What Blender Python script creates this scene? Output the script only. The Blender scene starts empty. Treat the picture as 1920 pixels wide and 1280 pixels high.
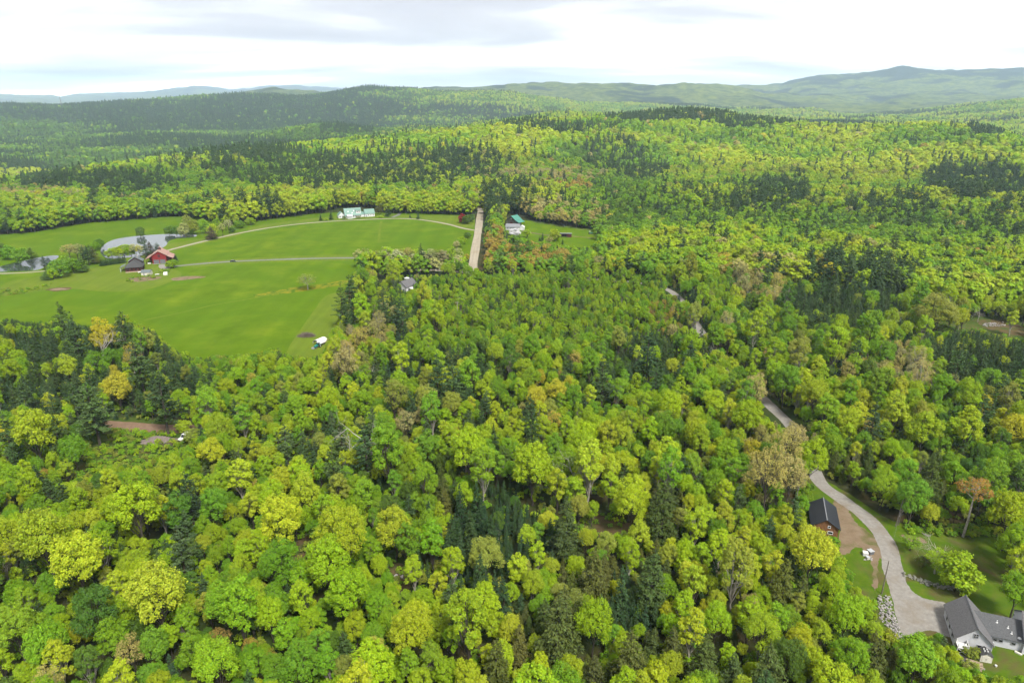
import bpy, bmesh, math, random
import numpy as np
from mathutils import Vector, Matrix
from mathutils.geometry import tessellate_polygon

# ------------------------------------------------------------------ camera, sky, sun, exposure
SC = bpy.context.scene
COL = SC.collection
H = 118.0                      # drone height above the fields (m)
F = 1280.0                     # focal length in photo pixels (24 mm on 36 mm, 1920 wide)
PITCH = math.atan((640 - 185) / 1280)
cP, sP = math.cos(PITCH), math.sin(PITCH)
cam_data = bpy.data.cameras.new("camera")
cam_data.lens = 24.0
cam_data.sensor_width = 36.0
cam_data.clip_start = 1.0
cam_data.clip_end = 60000.0
cam = bpy.data.objects.new("camera", cam_data)
cam.location = (0, 0, H)
cam.rotation_euler = (math.pi / 2 - PITCH, 0, 0)
COL.objects.link(cam)
SC.camera = cam

SUN_EL, SUN_AZ = math.radians(54), math.radians(152)     # azimuth clockwise from +Y: from the right, a little behind
world = bpy.data.worlds.new("World")
SC.world = world
world.use_nodes = True
wn, wl = world.node_tree.nodes, world.node_tree.links
wn.clear()
w_out = wn.new("ShaderNodeOutputWorld")
w_bg = wn.new("ShaderNodeBackground")
w_sky = wn.new("ShaderNodeTexSky")
w_sky.sky_type = 'NISHITA'
w_sky.sun_disc = False
w_sky.sun_elevation = SUN_EL
w_sky.sun_rotation = SUN_AZ
w_sky.air_density = 1.0
w_sky.dust_density = 2.0
w_bg.inputs["Strength"].default_value = 0.1
# cloud deck: noise on the plane of the clouds, the same law over the whole sky
w_geo = wn.new("ShaderNodeTexCoord")
w_sep = wn.new("ShaderNodeSeparateXYZ")
wl.new(w_geo.outputs["Generated"], w_sep.inputs[0])
def wmath(op, a, b=None):
    n = wn.new("ShaderNodeMath"); n.operation = op
    for i, v in enumerate((a, b)):
        if v is None: continue
        if isinstance(v, (int, float)): n.inputs[i].default_value = v
        else: wl.new(v, n.inputs[i])
    return n.outputs[0]
wz = wmath('ADD', wmath('MAXIMUM', w_sep.outputs[2], 0.0), 0.10)
wx, wy = wmath('DIVIDE', w_sep.outputs[0], wz), wmath('DIVIDE', w_sep.outputs[1], wz)
w_cmb = wn.new("ShaderNodeCombineXYZ")
wl.new(wx, w_cmb.inputs[0]); wl.new(wy, w_cmb.inputs[1])
w_map = wn.new("ShaderNodeMapping")
w_map.inputs["Location"].default_value = (5.3, 2.55, 0.0)
w_map.inputs["Scale"].default_value = (0.33, 0.5, 1.0)
w_map.inputs["Rotation"].default_value = (0, 0, 0.25)
wl.new(w_cmb.outputs[0], w_map.inputs[0])
w_n1 = wn.new("ShaderNodeTexNoise")
w_n1.inputs["Scale"].default_value = 1.0
w_n1.inputs["Detail"].default_value = 6.0
w_n1.inputs["Roughness"].default_value = 0.52
w_n1.inputs["Distortion"].default_value = 0.35
wl.new(w_map.outputs[0], w_n1.inputs[0])
w_ramp = wn.new("ShaderNodeValToRGB")
for _ in range(2): w_ramp.color_ramp.elements.new(0.5)
for e_, (p_, c_) in zip(w_ramp.color_ramp.elements, ((0.30, (1.24, 1.14, 1.24)), (0.45, (1.74, 1.65, 1.71)), (0.58, (3.4, 3.35, 3.3)), (0.76, (11.0, 11.0, 11.0)))):
    e_.position = p_; e_.color = (*c_, 1)
w_lift = wmath('MULTIPLY', wmath('MAXIMUM', wmath('SUBTRACT', 0.075, w_sep.outputs[2]), 0.0), 1.7)      # an overcast deck is brightest low over the horizon
wl.new(wmath('ADD', w_n1.outputs[0], w_lift), w_ramp.inputs[0])
w_mix = wn.new("ShaderNodeMixRGB")
w_mix.inputs[0].default_value = 0.96
wl.new(w_sky.outputs[0], w_mix.inputs[1])
wl.new(w_ramp.outputs[0], w_mix.inputs[2])
wl.new(w_mix.outputs[0], w_bg.inputs["Color"])
wl.new(w_bg.outputs[0], w_out.inputs["Surface"])

sun_data = bpy.data.lights.new("sun", 'SUN')
sun_data.energy = 1.5
sun_data.angle = math.radians(14)
sun_data.color = (1.0, 0.96, 0.88)
sun = bpy.data.objects.new("sun", sun_data)
sd = Vector((math.sin(SUN_AZ) * math.cos(SUN_EL), math.cos(SUN_AZ) * math.cos(SUN_EL), math.sin(SUN_EL)))
sun.rotation_euler = sd.to_track_quat('Z', 'Y').to_euler()
sun.location = (0, 0, 400)
COL.objects.link(sun)

SC.view_settings.view_transform = 'Standard'
SC.view_settings.look = 'None'
SC.view_settings.exposure = 2.33
SC.view_settings.gamma = 1.0
SC.view_settings.use_curve_mapping = False
SC.render.engine = 'CYCLES'
SC.cycles.max_bounces = 6
SC.cycles.diffuse_bounces = 2
SC.cycles.transmission_bounces = 3
SC.cycles.volume_bounces = 1
SC.cycles.use_denoising = True
SC.cycles.use_adaptive_sampling = True
SC.cycles.adaptive_threshold = 0.02

rng = np.random.default_rng(11)
random.seed(11)

# ------------------------------------------------------------------ pixel helpers (photo pixels, 1920 x 1280)
def gp(x, y, z=0.0):
    u, v = (x - 960) / F, (640 - y) / F
    t = (z - H) / (v * cP - sP)
    return (u * t, (cP + sP * v) * t)
def pj(X, Y, Z):
    d = Z - H
    zc = np.maximum(Y * cP - d * sP, 1e-3)
    return 960 + F * X / zc, 640 - F * (Y * sP + d * cP) / zc
def az_slope(x, y):
    u, v = (x - 960) / F, (640 - y) / F
    fw = cP + sP * v
    return math.atan2(u, fw), (v * cP - sP) / math.hypot(fw, u)

# ------------------------------------------------------------------ materials
def new_mat(name):
    m = bpy.data.materials.new(name); m.use_nodes = True
    n = m.node_tree.nodes; n.clear()
    out = n.new("ShaderNodeOutputMaterial")
    return m, n, m.node_tree.links, out
def plain(name, col, rough=0.7, var=0.12, scale=2.0, metal=0.0, bump=0.0, spec=0.3):
    """procedural paint / wood / metal: base colour with noise variation"""
    col = [c * 0.74 for c in col]
    m, n, l, out = new_mat(name)
    b = n.new("ShaderNodeBsdfPrincipled")
    b.inputs["Roughness"].default_value = rough
    b.inputs["Metallic"].default_value = metal
    b.inputs["Specular IOR Level"].default_value = spec
    tc = n.new("ShaderNodeTexCoord")
    nz = n.new("ShaderNodeTexNoise"); nz.inputs["Scale"].default_value = scale; nz.inputs["Detail"].default_value = 5
    l.new(tc.outputs["Object"], nz.inputs[0])
    r = n.new("ShaderNodeValToRGB")
    r.color_ramp.elements[0].position = 0.3; r.color_ramp.elements[1].position = 0.7
    r.color_ramp.elements[0].color = (*[c * (1 - var) for c in col], 1)
    r.color_ramp.elements[1].color = (*[min(1, c * (1 + var)) for c in col], 1)
    l.new(nz.outputs[0], r.inputs[0]); l.new(r.outputs[0], b.inputs["Base Color"])
    if bump:
        bp = n.new("ShaderNodeBump"); bp.inputs["Strength"].default_value = bump; bp.inputs["Distance"].default_value = 0.1
        l.new(nz.outputs[0], bp.inputs["Height"]); l.new(bp.outputs[0], b.inputs["Normal"])
    l.new(b.outputs[0], out.inputs[0])
    return m
def striped(name, c1, c2, step, axis='X', rough=0.7):
    """boards or roof seams: wave bands along one object axis plus grain"""
    c1, c2 = [c * 0.74 for c in c1], [c * 0.74 for c in c2]
    m, n, l, out = new_mat(name)
    b = n.new("ShaderNodeBsdfPrincipled"); b.inputs["Roughness"].default_value = rough
    b.inputs["Specular IOR Level"].default_value = 0.3
    tc = n.new("ShaderNodeTexCoord")
    wv = n.new("ShaderNodeTexWave"); wv.bands_direction = axis; wv.wave_profile = 'SAW'
    wv.inputs["Scale"].default_value = 0.314 / step; wv.inputs["Distortion"].default_value = 0.2
    nz = n.new("ShaderNodeTexNoise"); nz.inputs["Scale"].default_value = 1.3; nz.inputs["Detail"].default_value = 6
    mp = n.new("ShaderNodeMapping")
    mp.inputs["Scale"].default_value = (4, 1, .5) if axis == 'X' else (1, 4, .5)
    l.new(tc.outputs["Object"], wv.inputs[0]); l.new(tc.outputs["Object"], mp.inputs[0]); l.new(mp.outputs[0], nz.inputs[0])
    mx = n.new("ShaderNodeMath"); mx.operation = 'MULTIPLY'
    l.new(wv.outputs["Fac"], mx.inputs[0]); l.new(nz.outputs[0], mx.inputs[1])
    r = n.new("ShaderNodeValToRGB")
    r.color_ramp.elements[0].position = 0.02; r.color_ramp.elements[1].position = 0.45
    r.color_ramp.elements[0].color = (*c1, 1); r.color_ramp.elements[1].color = (*c2, 1)
    l.new(mx.outputs[0], r.inputs[0]); l.new(r.outputs[0], b.inputs["Base Color"])
    l.new(b.outputs[0], out.inputs[0])
    return m
def ground_mat(name, stops, scale, detail=6, bump=0.3, rough=0.95, second=None, streak=None):
    """earth, grass, gravel: world-space noise through a ramp, an optional second noise layer and mowing streaks"""
    m, n, l, out = new_mat(name)
    b = n.new("ShaderNodeBsdfPrincipled"); b.inputs["Roughness"].default_value = rough
    b.inputs["Specular IOR Level"].default_value = 0.02
    tc = n.new("ShaderNodeNewGeometry")
    nz = n.new("ShaderNodeTexNoise"); nz.inputs["Scale"].default_value = scale; nz.inputs["Detail"].default_value = detail
    nz.inputs["Roughness"].default_value = 0.62
    l.new(tc.outputs["Position"], nz.inputs[0])
    r = n.new("ShaderNodeValToRGB")
    els = r.color_ramp.elements
    while len(els) < len(stops): els.new(0.5)
    for e, (p, c) in zip(els, stops): e.position = p; e.color = (*[v * 0.72 for v in c], 1)
    l.new(nz.outputs[0], r.inputs[0])
    col = r.outputs[0]
    if second:
        sc2, lo, hi, c2 = second
        n2 = n.new("ShaderNodeTexNoise"); n2.inputs["Scale"].default_value = sc2; n2.inputs["Detail"].default_value = 5
        n2.inputs["Roughness"].default_value = 0.6; n2.inputs["Distortion"].default_value = 0.6
        l.new(tc.outputs["Position"], n2.inputs[0])
        mr = n.new("ShaderNodeMapRange"); mr.inputs[1].default_value = lo; mr.inputs[2].default_value = hi
        l.new(n2.outputs[0], mr.inputs[0])
        mx = n.new("ShaderNodeMixRGB"); mx.inputs[2].default_value = (*[v * 0.72 for v in c2], 1)
        l.new(mr.outputs[0], mx.inputs[0]); l.new(col, mx.inputs[1]); col = mx.outputs[0]
    if streak:
        ang, sc3, amt = streak
        mp = n.new("ShaderNodeMapping"); mp.inputs["Rotation"].default_value = (0, 0, ang)
        mp.inputs["Scale"].default_value = (sc3, sc3 * 0.03, 1)
        l.new(tc.outputs["Position"], mp.inputs[0])
        n3 = n.new("ShaderNodeTexNoise"); n3.inputs["Scale"].default_value = 1.0; n3.inputs["Detail"].default_value = 3
        l.new(mp.outputs[0], n3.inputs[0])
        mr = n.new("ShaderNodeMapRange"); mr.inputs[1].default_value = 0.3; mr.inputs[2].default_value = 0.7
        mr.inputs[3].default_value = 1 - amt; mr.inputs[4].default_value = 1 + amt
        l.new(n3.outputs[0], mr.inputs[0])
        vm = n.new("ShaderNodeVectorMath"); vm.operation = 'SCALE'
        l.new(col, vm.inputs[0]); l.new(mr.outputs[0], vm.inputs["Scale"]); col = vm.outputs[0]
    l.new(col, b.inputs["Base Color"])
    if bump:
        n4 = n.new("ShaderNodeTexNoise"); n4.inputs["Scale"].default_value = scale * 6; n4.inputs["Detail"].default_value = 4
        l.new(tc.outputs["Position"], n4.inputs[0])
        bp = n.new("ShaderNodeBump"); bp.inputs["Strength"].default_value = bump; bp.inputs["Distance"].default_value = 0.4
        l.new(n4.outputs[0], bp.inputs["Height"]); l.new(bp.outputs[0], b.inputs["Normal"])
    l.new(b.outputs[0], out.inputs[0])
    return m
def leaf_mat(name, trans=0.28, spread=0.30, rough=0.55):
    """foliage: the tree's own tint (object / instance attribute) with leaf-to-leaf variation"""
    m, n, l, out = new_mat(name)
    at = n.new("ShaderNodeAttribute"); at.attribute_type = 'INSTANCER'; at.attribute_name = "tint"
    ge = n.new("ShaderNodeNewGeometry")
    mr = n.new("ShaderNodeMapRange"); mr.inputs[3].default_value = 1 - spread; mr.inputs[4].default_value = 1 + spread
    l.new(ge.outputs["Random Per Island"], mr.inputs[0])
    hs = n.new("ShaderNodeHueSaturation")
    mh = n.new("ShaderNodeMapRange"); mh.inputs[3].default_value = 0.485; mh.inputs[4].default_value = 0.515
    wn_ = n.new("ShaderNodeTexWhiteNoise"); wn_.noise_dimensions = '1D'
    l.new(ge.outputs["Random Per Island"], wn_.inputs["W"])
    l.new(wn_.outputs[0], mh.inputs[0])
    l.new(mh.outputs[0], hs.inputs["Hue"]); l.new(mr.outputs[0], hs.inputs["Value"]); l.new(at.outputs["Color"], hs.inputs["Color"])
    b = n.new("ShaderNodeBsdfPrincipled"); b.inputs["Roughness"].default_value = rough
    b.inputs["Specular IOR Level"].default_value = 0.10
    l.new(hs.outputs[0], b.inputs["Base Color"])
    t = n.new("ShaderNodeBsdfTranslucent"); l.new(hs.outputs[0], t.inputs["Color"])
    mx = n.new("ShaderNodeMixShader"); mx.inputs[0].default_value = trans
    l.new(b.outputs[0], mx.inputs[1]); l.new(t.outputs[0], mx.inputs[2])
    l.new(mx.outputs[0], out.inputs[0])
    return m

M = {}
M['leaf'] = leaf_mat("leaf_blades", 0.28, 0.26)
M['leaf_far'] = leaf_mat("leaf_masses", 0.22, 0.12)
M['needle_far'] = leaf_mat("needle_masses", 0.08, 0.15, 0.6)
M['needle'] = leaf_mat("needles", 0.08, 0.35, 0.6)
M['bark'] = plain("grey_brown_bark", (0.075, 0.062, 0.048), 0.9, 0.35, 1.5)
M['birch'] = plain("pale_bark", (0.36, 0.33, 0.28), 0.85, 0.3, 1.2)
M['dead'] = plain("weathered_dead_wood", (0.40, 0.37, 0.33), 0.9, 0.25, 1.2)
M['floor'] = ground_mat("forest_floor", [(0.3, (0.022, 0.030, 0.010)), (0.5, (0.045, 0.050, 0.018)), (0.7, (0.085, 0.060, 0.030))], 0.11, second=(0.02, .45, .62, (0.035, 0.065, 0.012)))
M['brush'] = ground_mat("rough_clearing", [(0.25, (0.036, 0.068, 0.011)), (0.5, (0.068, 0.100, 0.018)), (0.72, (0.128, 0.096, 0.048))], 0.16, second=(0.05, .5, .66, (0.040, 0.088, 0.012)))
M['meadow'] = ground_mat("hay_meadow", [(0.25, (0.062, 0.120, 0.003)), (0.5, (0.094, 0.160, 0.004)), (0.75, (0.150, 0.202, 0.009))], 0.05, detail=12, second=(0.016, .40, .66, (0.078, 0.150, 0.004)), streak=(1.15, 0.10, 0.07))
M['lawn'] = ground_mat("mown_lawn", [(0.2, (0.090, 0.145, 0.012)), (0.5, (0.114, 0.168, 0.014)), (0.8, (0.151, 0.191, 0.021))], 0.06, detail=10, second=(0.02, .5, .75, (0.130, 0.172, 0.019)), streak=(0.638, 0.406, 0.093))
M['yard'] = ground_mat("patchy_yard_grass", [(0.2, (0.046, 0.100, 0.006)), (0.5, (0.076, 0.134, 0.009)), (0.8, (0.130, 0.148, 0.022))], 0.3, detail=10, second=(0.09, .50, .68, (0.105, 0.082, 0.036)))
M['flowers'] = ground_mat("buttercup_patch", [(0.3, (0.105, 0.154, 0.010)), (0.6, (0.252, 0.217, 0.014))], 0.5, second=(0.25, .45, .6, (0.059, 0.130, 0.008)))
M['gravel'] = ground_mat("pale_gravel", [(0.25, (0.204, 0.188, 0.168)), (0.5, (0.265, 0.250, 0.224)), (0.75, (0.337, 0.317, 0.286))], 0.9, bump=0.4, second=(0.12, .5, .7, (0.224, 0.194, 0.154)))
M['dirt_road'] = ground_mat("tan_dirt_road", [(0.2, (0.29, 0.25, 0.185)), (0.5, (0.35, 0.31, 0.235)), (0.8, (0.41, 0.365, 0.285))], 0.25, second=(0.06, .5, .7, (0.31, 0.26, 0.18)), bump=0.05, streak=(0.045, 0.8, 0.13))
M['drive'] = ground_mat("cream_driveway", [(0.2, (0.274, 0.245, 0.180)), (0.8, (0.360, 0.331, 0.259))], 0.4)
M['grey_drive'] = ground_mat("grey_driveway", [(0.2, (0.150, 0.158, 0.143)), (0.8, (0.217, 0.225, 0.203))], 0.4)
M['bare_soil'] = ground_mat("bare_brown_soil", [(0.2, (0.150, 0.112, 0.068)), (0.5, (0.203, 0.150, 0.098)), (0.8, (0.240, 0.195, 0.135))], 0.35, second=(0.15, .52, .68, (0.098, 0.105, 0.030)))
M['red_dirt'] = ground_mat("reddish_dirt_road", [(0.2, (0.160, 0.104, 0.068)), (0.8, (0.256, 0.176, 0.120))], 0.4)
M['leaf_litter'] = ground_mat("brown_leaf_litter", [(0.25, (0.075, 0.062, 0.026)), (0.5, (0.125, 0.088, 0.045)), (0.75, (0.075, 0.095, 0.026))], 0.6, detail=10, second=(0.2, .5, .62, (0.06, 0.09, 0.02)))
# far hills: forest too far away to pick trees apart
def hills_mat():
    m, n, l, out = new_mat("wooded_hills")
    b = n.new("ShaderNodeBsdfPrincipled"); b.inputs["Roughness"].default_value = 1.0; b.inputs["Specular IOR Level"].default_value = 0.0
    ge = n.new("ShaderNodeNewGeometry")
    def noise(s, d, dist=0.0):
        t = n.new("ShaderNodeTexNoise"); t.inputs["Scale"].default_value = s; t.inputs["Detail"].default_value = d
        t.inputs["Roughness"].default_value = 0.65; t.inputs["Distortion"].default_value = dist
        l.new(ge.outputs["Position"], t.inputs[0]); return t.outputs[0]
    r1 = n.new("ShaderNodeValToRGB"); e = r1.color_ramp.elements
    e[0].position = 0.36; e[0].color = (0.020, 0.045, 0.010, 1); e[1].position = 0.62; e[1].color = (0.125, 0.150, 0.026, 1)
    l.new(noise(0.014, 9), r1.inputs[0])
    r2 = n.new("ShaderNodeValToRGB"); e = r2.color_ramp.elements
    e[0].position = 0.50; e[0].color = (0, 0, 0, 1); e[1].position = 0.56; e[1].color = (1, 1, 1, 1)
    sp = n.new("ShaderNodeSeparateXYZ"); l.new(ge.outputs["Position"], sp.inputs[0])
    mz = n.new("ShaderNodeMapRange"); mz.inputs[1].default_value = 250; mz.inputs[2].default_value = 620; mz.inputs[3].default_value = -.02; mz.inputs[4].default_value = .22
    l.new(sp.outputs[2], mz.inputs[0])
    ad = n.new("ShaderNodeMath"); ad.operation = 'ADD'
    l.new(noise(0.0016, 10, 0.8), ad.inputs[0]); l.new(mz.outputs[0], ad.inputs[1]); l.new(ad.outputs[0], r2.inputs[0])
    mx = n.new("ShaderNodeMixRGB"); mx.inputs[2].default_value = (0.014, 0.026, 0.014, 1)
    l.new(r2.outputs[0], mx.inputs[0]); l.new(r1.outputs[0], mx.inputs[1])
    l.new(mx.outputs[0], b.inputs["Base Color"])
    bp = n.new("ShaderNodeBump"); bp.inputs["Strength"].default_value = 1.0; bp.inputs["Distance"].default_value = 14.0
    l.new(noise(0.06, 4), bp.inputs["Height"]); l.new(bp.outputs[0], b.inputs["Normal"])
    l.new(b.outputs[0], out.inputs[0])
    return m
M['hills'] = hills_mat()
def water_mat():
    m, n, l, out = new_mat("pond_water")
    b = n.new("ShaderNodeBsdfPrincipled"); b.inputs["Base Color"].default_value = (0.035, 0.045, 0.04, 1)
    b.inputs["Roughness"].default_value = 0.04; b.inputs["Specular IOR Level"].default_value = 0.9
    ge = n.new("ShaderNodeNewGeometry")
    nz = n.new("ShaderNodeTexNoise"); nz.inputs["Scale"].default_value = 1.2; nz.inputs["Detail"].default_value = 3
    l.new(ge.outputs["Position"], nz.inputs[0])
    bp = n.new("ShaderNodeBump"); bp.inputs["Strength"].default_value = 0.05; bp.inputs["Distance"].default_value = 0.05
    l.new(nz.outputs[0], bp.inputs["Height"]); l.new(bp.outputs[0], b.inputs["Normal"])
    l.new(b.outputs[0], out.inputs[0]); return m
M['water'] = water_mat()
M['shingle'] = plain("grey_shingles", (0.125, 0.122, 0.125), 0.85, 0.22, 3.5, bump=0.3)
M['shingle_dark'] = plain("charcoal_shingles", (0.085, 0.088, 0.092), 0.85, 0.25, 3.5, bump=0.3)
M['siding'] = plain("pale_grey_siding", (0.56, 0.56, 0.585), 0.7, 0.05, 0.8)
M['white'] = plain("white_paint", (0.663, 0.663, 0.654), 0.6, 0.05, 1.0)
M['cream'] = plain("cream_paint", (0.66, 0.63, 0.54), 0.65, 0.06, 1.0)
M['glass'] = plain("dark_window_glass", (0.012, 0.014, 0.017), 0.08, 0.1, 1.0, spec=0.6)
M['trim'] = plain("grey_trim", (0.30, 0.30, 0.31), 0.6, 0.05)
M['black_roof'] = striped("black_metal_roof", (0.018, 0.020, 0.026), (0.034, 0.037, 0.046), 0.45, 'Y', 0.45)
M['barn_wood'] = striped("weathered_orange_boards", (0.07, 0.035, 0.018), (0.30, 0.135, 0.05), 0.35, 'X', 0.85)
M['red_boards'] = striped("barn_red_boards", (0.17, 0.012, 0.014), (0.27, 0.020, 0.022), 0.4, 'X', 0.75)
M['brown_red'] = plain("dark_red_stain", (0.075, 0.018, 0.016), 0.8, 0.2)
M['rose_roof'] = plain("faded_red_roof", (0.36, 0.22, 0.18), 0.8, 0.15, 1.5)
M['slate'] = plain("slate_blue_roof", (0.12, 0.145, 0.15), 0.7, 0.15, 1.5)
M['dark_shingle2'] = plain("dark_brown_grey_roof", (0.055, 0.055, 0.055), 0.85, 0.2, 2.5)
M['green_roof'] = striped("pale_green_metal_roof", (0.12, 0.22, 0.18), (0.165, 0.28, 0.235), 0.6, 'Y', 0.5)
M['teal_roof'] = striped("teal_green_metal_roof", (0.05, 0.20, 0.155), (0.075, 0.26, 0.20), 0.6, 'Y', 0.5)
M['old_wood'] = striped("grey_weathered_boards", (0.06, 0.055, 0.05), (0.15, 0.14, 0.13), 0.4, 'X', 0.9)
M['lavender_roof'] = plain("pale_grey_metal_roof", (0.34, 0.33, 0.37), 0.5, 0.08)
M['solar'] = plain("solar_cells", (0.030, 0.032, 0.095), 0.5, 0.2, 3.0, spec=0.15)
M['alu'] = plain("aluminium_frame", (0.60, 0.61, 0.63), 0.4, 0.05, metal=0.4)
M['brick'] = plain("chimney_brick", (0.22, 0.10, 0.07), 0.9, 0.25, 5.0)
M['pole'] = plain("grey_utility_pole", (0.17, 0.145, 0.12), 0.9, 0.25, 1.0)
M['pole_pale'] = plain("pale_utility_pole", (0.42, 0.38, 0.32), 0.9, 0.2, 1.0)
M['wire'] = plain("power_wire", (0.16, 0.16, 0.16), 0.6, 0.05)
M['stone'] = plain("pale_field_stone", (0.33, 0.31, 0.295), 0.9, 0.28, 0.9)
M['stone_dark'] = plain("mossy_wall_stone", (0.20, 0.20, 0.16), 0.95, 0.35, 0.9)
M['mound'] = ground_mat("gravel_mound", [(0.25, (0.160, 0.132, 0.116)), (0.75, (0.272, 0.228, 0.204))], 1.6, bump=0.7)
M['log'] = plain("cut_logs", (0.36, 0.28, 0.19), 0.9, 0.3, 2.0)
M['brushwood'] = plain("grey_brushwood", (0.17, 0.135, 0.105), 0.95, 0.35, 2.0)
M['tyre'] = plain("black_rubber", (0.018, 0.018, 0.018), 0.85, 0.1)
M['teal'] = plain("teal_tractor_paint", (0.02, 0.24, 0.20), 0.4, 0.1)
M['tractor_green'] = plain("green_tractor_paint", (0.05, 0.26, 0.16), 0.4, 0.1)
M['dark_car'] = plain("dark_car_paint", (0.03, 0.035, 0.04), 0.3, 0.1, spec=0.5)
M['silver'] = plain("white_van_paint", (0.70, 0.71, 0.70), 0.35, 0.05, spec=0.5)
M['grey_metal'] = plain("grey_metal", (0.25, 0.26, 0.27), 0.5, 0.1, metal=0.3)
M['tarp'] = plain("white_fabric", (0.76, 0.74, 0.70), 0.8, 0.08, 1.5)
M['grey_stuff'] = plain("grey_plastic", (0.13, 0.135, 0.145), 0.6, 0.1)
M['steel'] = plain("tower_steel", (0.30, 0.31, 0.33), 0.6, 0.05, metal=0.3)
M['wood_deck'] = plain("white_deck_boards", (0.66, 0.65, 0.63), 0.8, 0.1, 2.0)

# ------------------------------------------------------------------ mesh + object helpers
def mesh_np(name, verts, faces, mats, mat_idx=None, smooth=False):
    """verts (n,3), faces (m,4) or (m,3) arrays -> mesh data"""
    me = bpy.data.meshes.new(name)
    verts = np.asarray(verts, np.float32); faces = np.asarray(faces, np.int32)
    k = faces.shape[1]
    me.vertices.add(len(verts)); me.vertices.foreach_set("co", verts.ravel())
    me.loops.add(faces.size); me.loops.foreach_set("vertex_index", faces.ravel())
    me.polygons.add(len(faces))
    me.polygons.foreach_set("loop_start", np.arange(0, faces.size, k, dtype=np.int32))
    if mat_idx is not None: me.polygons.foreach_set("material_index", np.asarray(mat_idx, np.int32))
    if smooth: me.polygons.foreach_set("use_smooth", np.ones(len(faces), bool))
    for mm in mats: me.materials.append(mm)
    me.update(calc_edges=True); me.validate()
    return me
def link(name, data, parent=None, loc=(0, 0, 0), rot=(0, 0, 0), scale=(1, 1, 1)):
    o = bpy.data.objects.new(name, data); COL.objects.link(o)
    o.location = loc; o.rotation_euler = rot; o.scale = scale
    if parent is not None: o.parent = parent
    return o
def tag(o, label=None, cat=None, group=None, kind=None):
    if label: o["label"] = label
    if cat: o["category"] = cat
    if group: o["group"] = group
    if kind: o["kind"] = kind
    return o
def empty(name, loc, rz, label, cat, group=None):
    o = link(name, None, None, loc, (0, 0, rz)); o.empty_display_size = 0.5
    return tag(o, label, cat, group)
class MB:
    """collects simple solids and links them as one mesh object"""
    def __init__(s): s.v = []; s.f = []
    def add(s, vs, fs):
        b = len(s.v); s.v += [tuple(p) for p in vs]; s.f += [tuple(i + b for i in f) for f in fs]; return s
    def box(s, x0, x1, y0, y1, z0, z1):
        return s.add([(x0, y0, z0), (x1, y0, z0), (x1, y1, z0), (x0, y1, z0), (x0, y0, z1), (x1, y0, z1), (x1, y1, z1), (x0, y1, z1)],
                     [(3, 2, 1, 0), (4, 5, 6, 7), (0, 1, 5, 4), (1, 2, 6, 5), (2, 3, 7, 6), (3, 0, 4, 7)])
    def prism(s, prof, a, b, axis='y'):
        """extrude a closed 2-D profile (u, z) from a to b along an axis"""
        n = len(prof)
        P = lambda u, z, t: (u, t, z) if axis == 'y' else (t, u, z)
        vs = [P(u, z, a) for u, z in prof] + [P(u, z, b) for u, z in prof]
        fs = [tuple(range(n))[::-1], tuple(range(n, 2 * n))] + [(i, (i + 1) % n, n + (i + 1) % n, n + i) for i in range(n)]
        return s.add(vs, fs)
    def tube(s, p, q, r0, r1=None, n=6):
        p, q = Vector(p), Vector(q); r1 = r0 if r1 is None else r1
        d = (q - p).normalized(); a = d.orthogonal().normalized(); b = d.cross(a)
        vs = [p + (a * math.cos(t) + b * math.sin(t)) * r0 for t in [2 * math.pi * i / n for i in range(n)]]
        vs += [q + (a * math.cos(t) + b * math.sin(t)) * r1 for t in [2 * math.pi * i / n for i in range(n)]]
        return s.add(vs, [tuple(range(n))[::-1], tuple(range(n, 2 * n))] + [(i, (i + 1) % n, n + (i + 1) % n, n + i) for i in range(n)])
    def slab(s, pts, t):
        """a thin plate: pts in order, thickness t downwards"""
        n = len(pts); vs = [tuple(p) for p in pts] + [(p[0], p[1], p[2] - t) for p in pts]
        return s.add(vs, [tuple(range(n)), tuple(range(n, 2 * n))[::-1]] + [(i, n + i, n + (i + 1) % n, (i + 1) % n) for i in range(n)])
    def data(s, name, mat, smooth=False):
        me = bpy.data.meshes.new(name); me.from_pydata(s.v, [], s.f)
        bm = bmesh.new(); bm.from_mesh(me); bmesh.ops.recalc_face_normals(bm, faces=bm.faces); bm.to_mesh(me); bm.free()
        me.materials.append(mat)
        if smooth: me.polygons.foreach_set("use_smooth", np.ones(len(me.polygons), bool))
        return me
    def build(s, name, mat, parent=None, loc=(0, 0, 0), rot=(0, 0, 0), smooth=False):
        return link(name, s.data(name, mat, smooth), parent, loc, rot)

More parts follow.
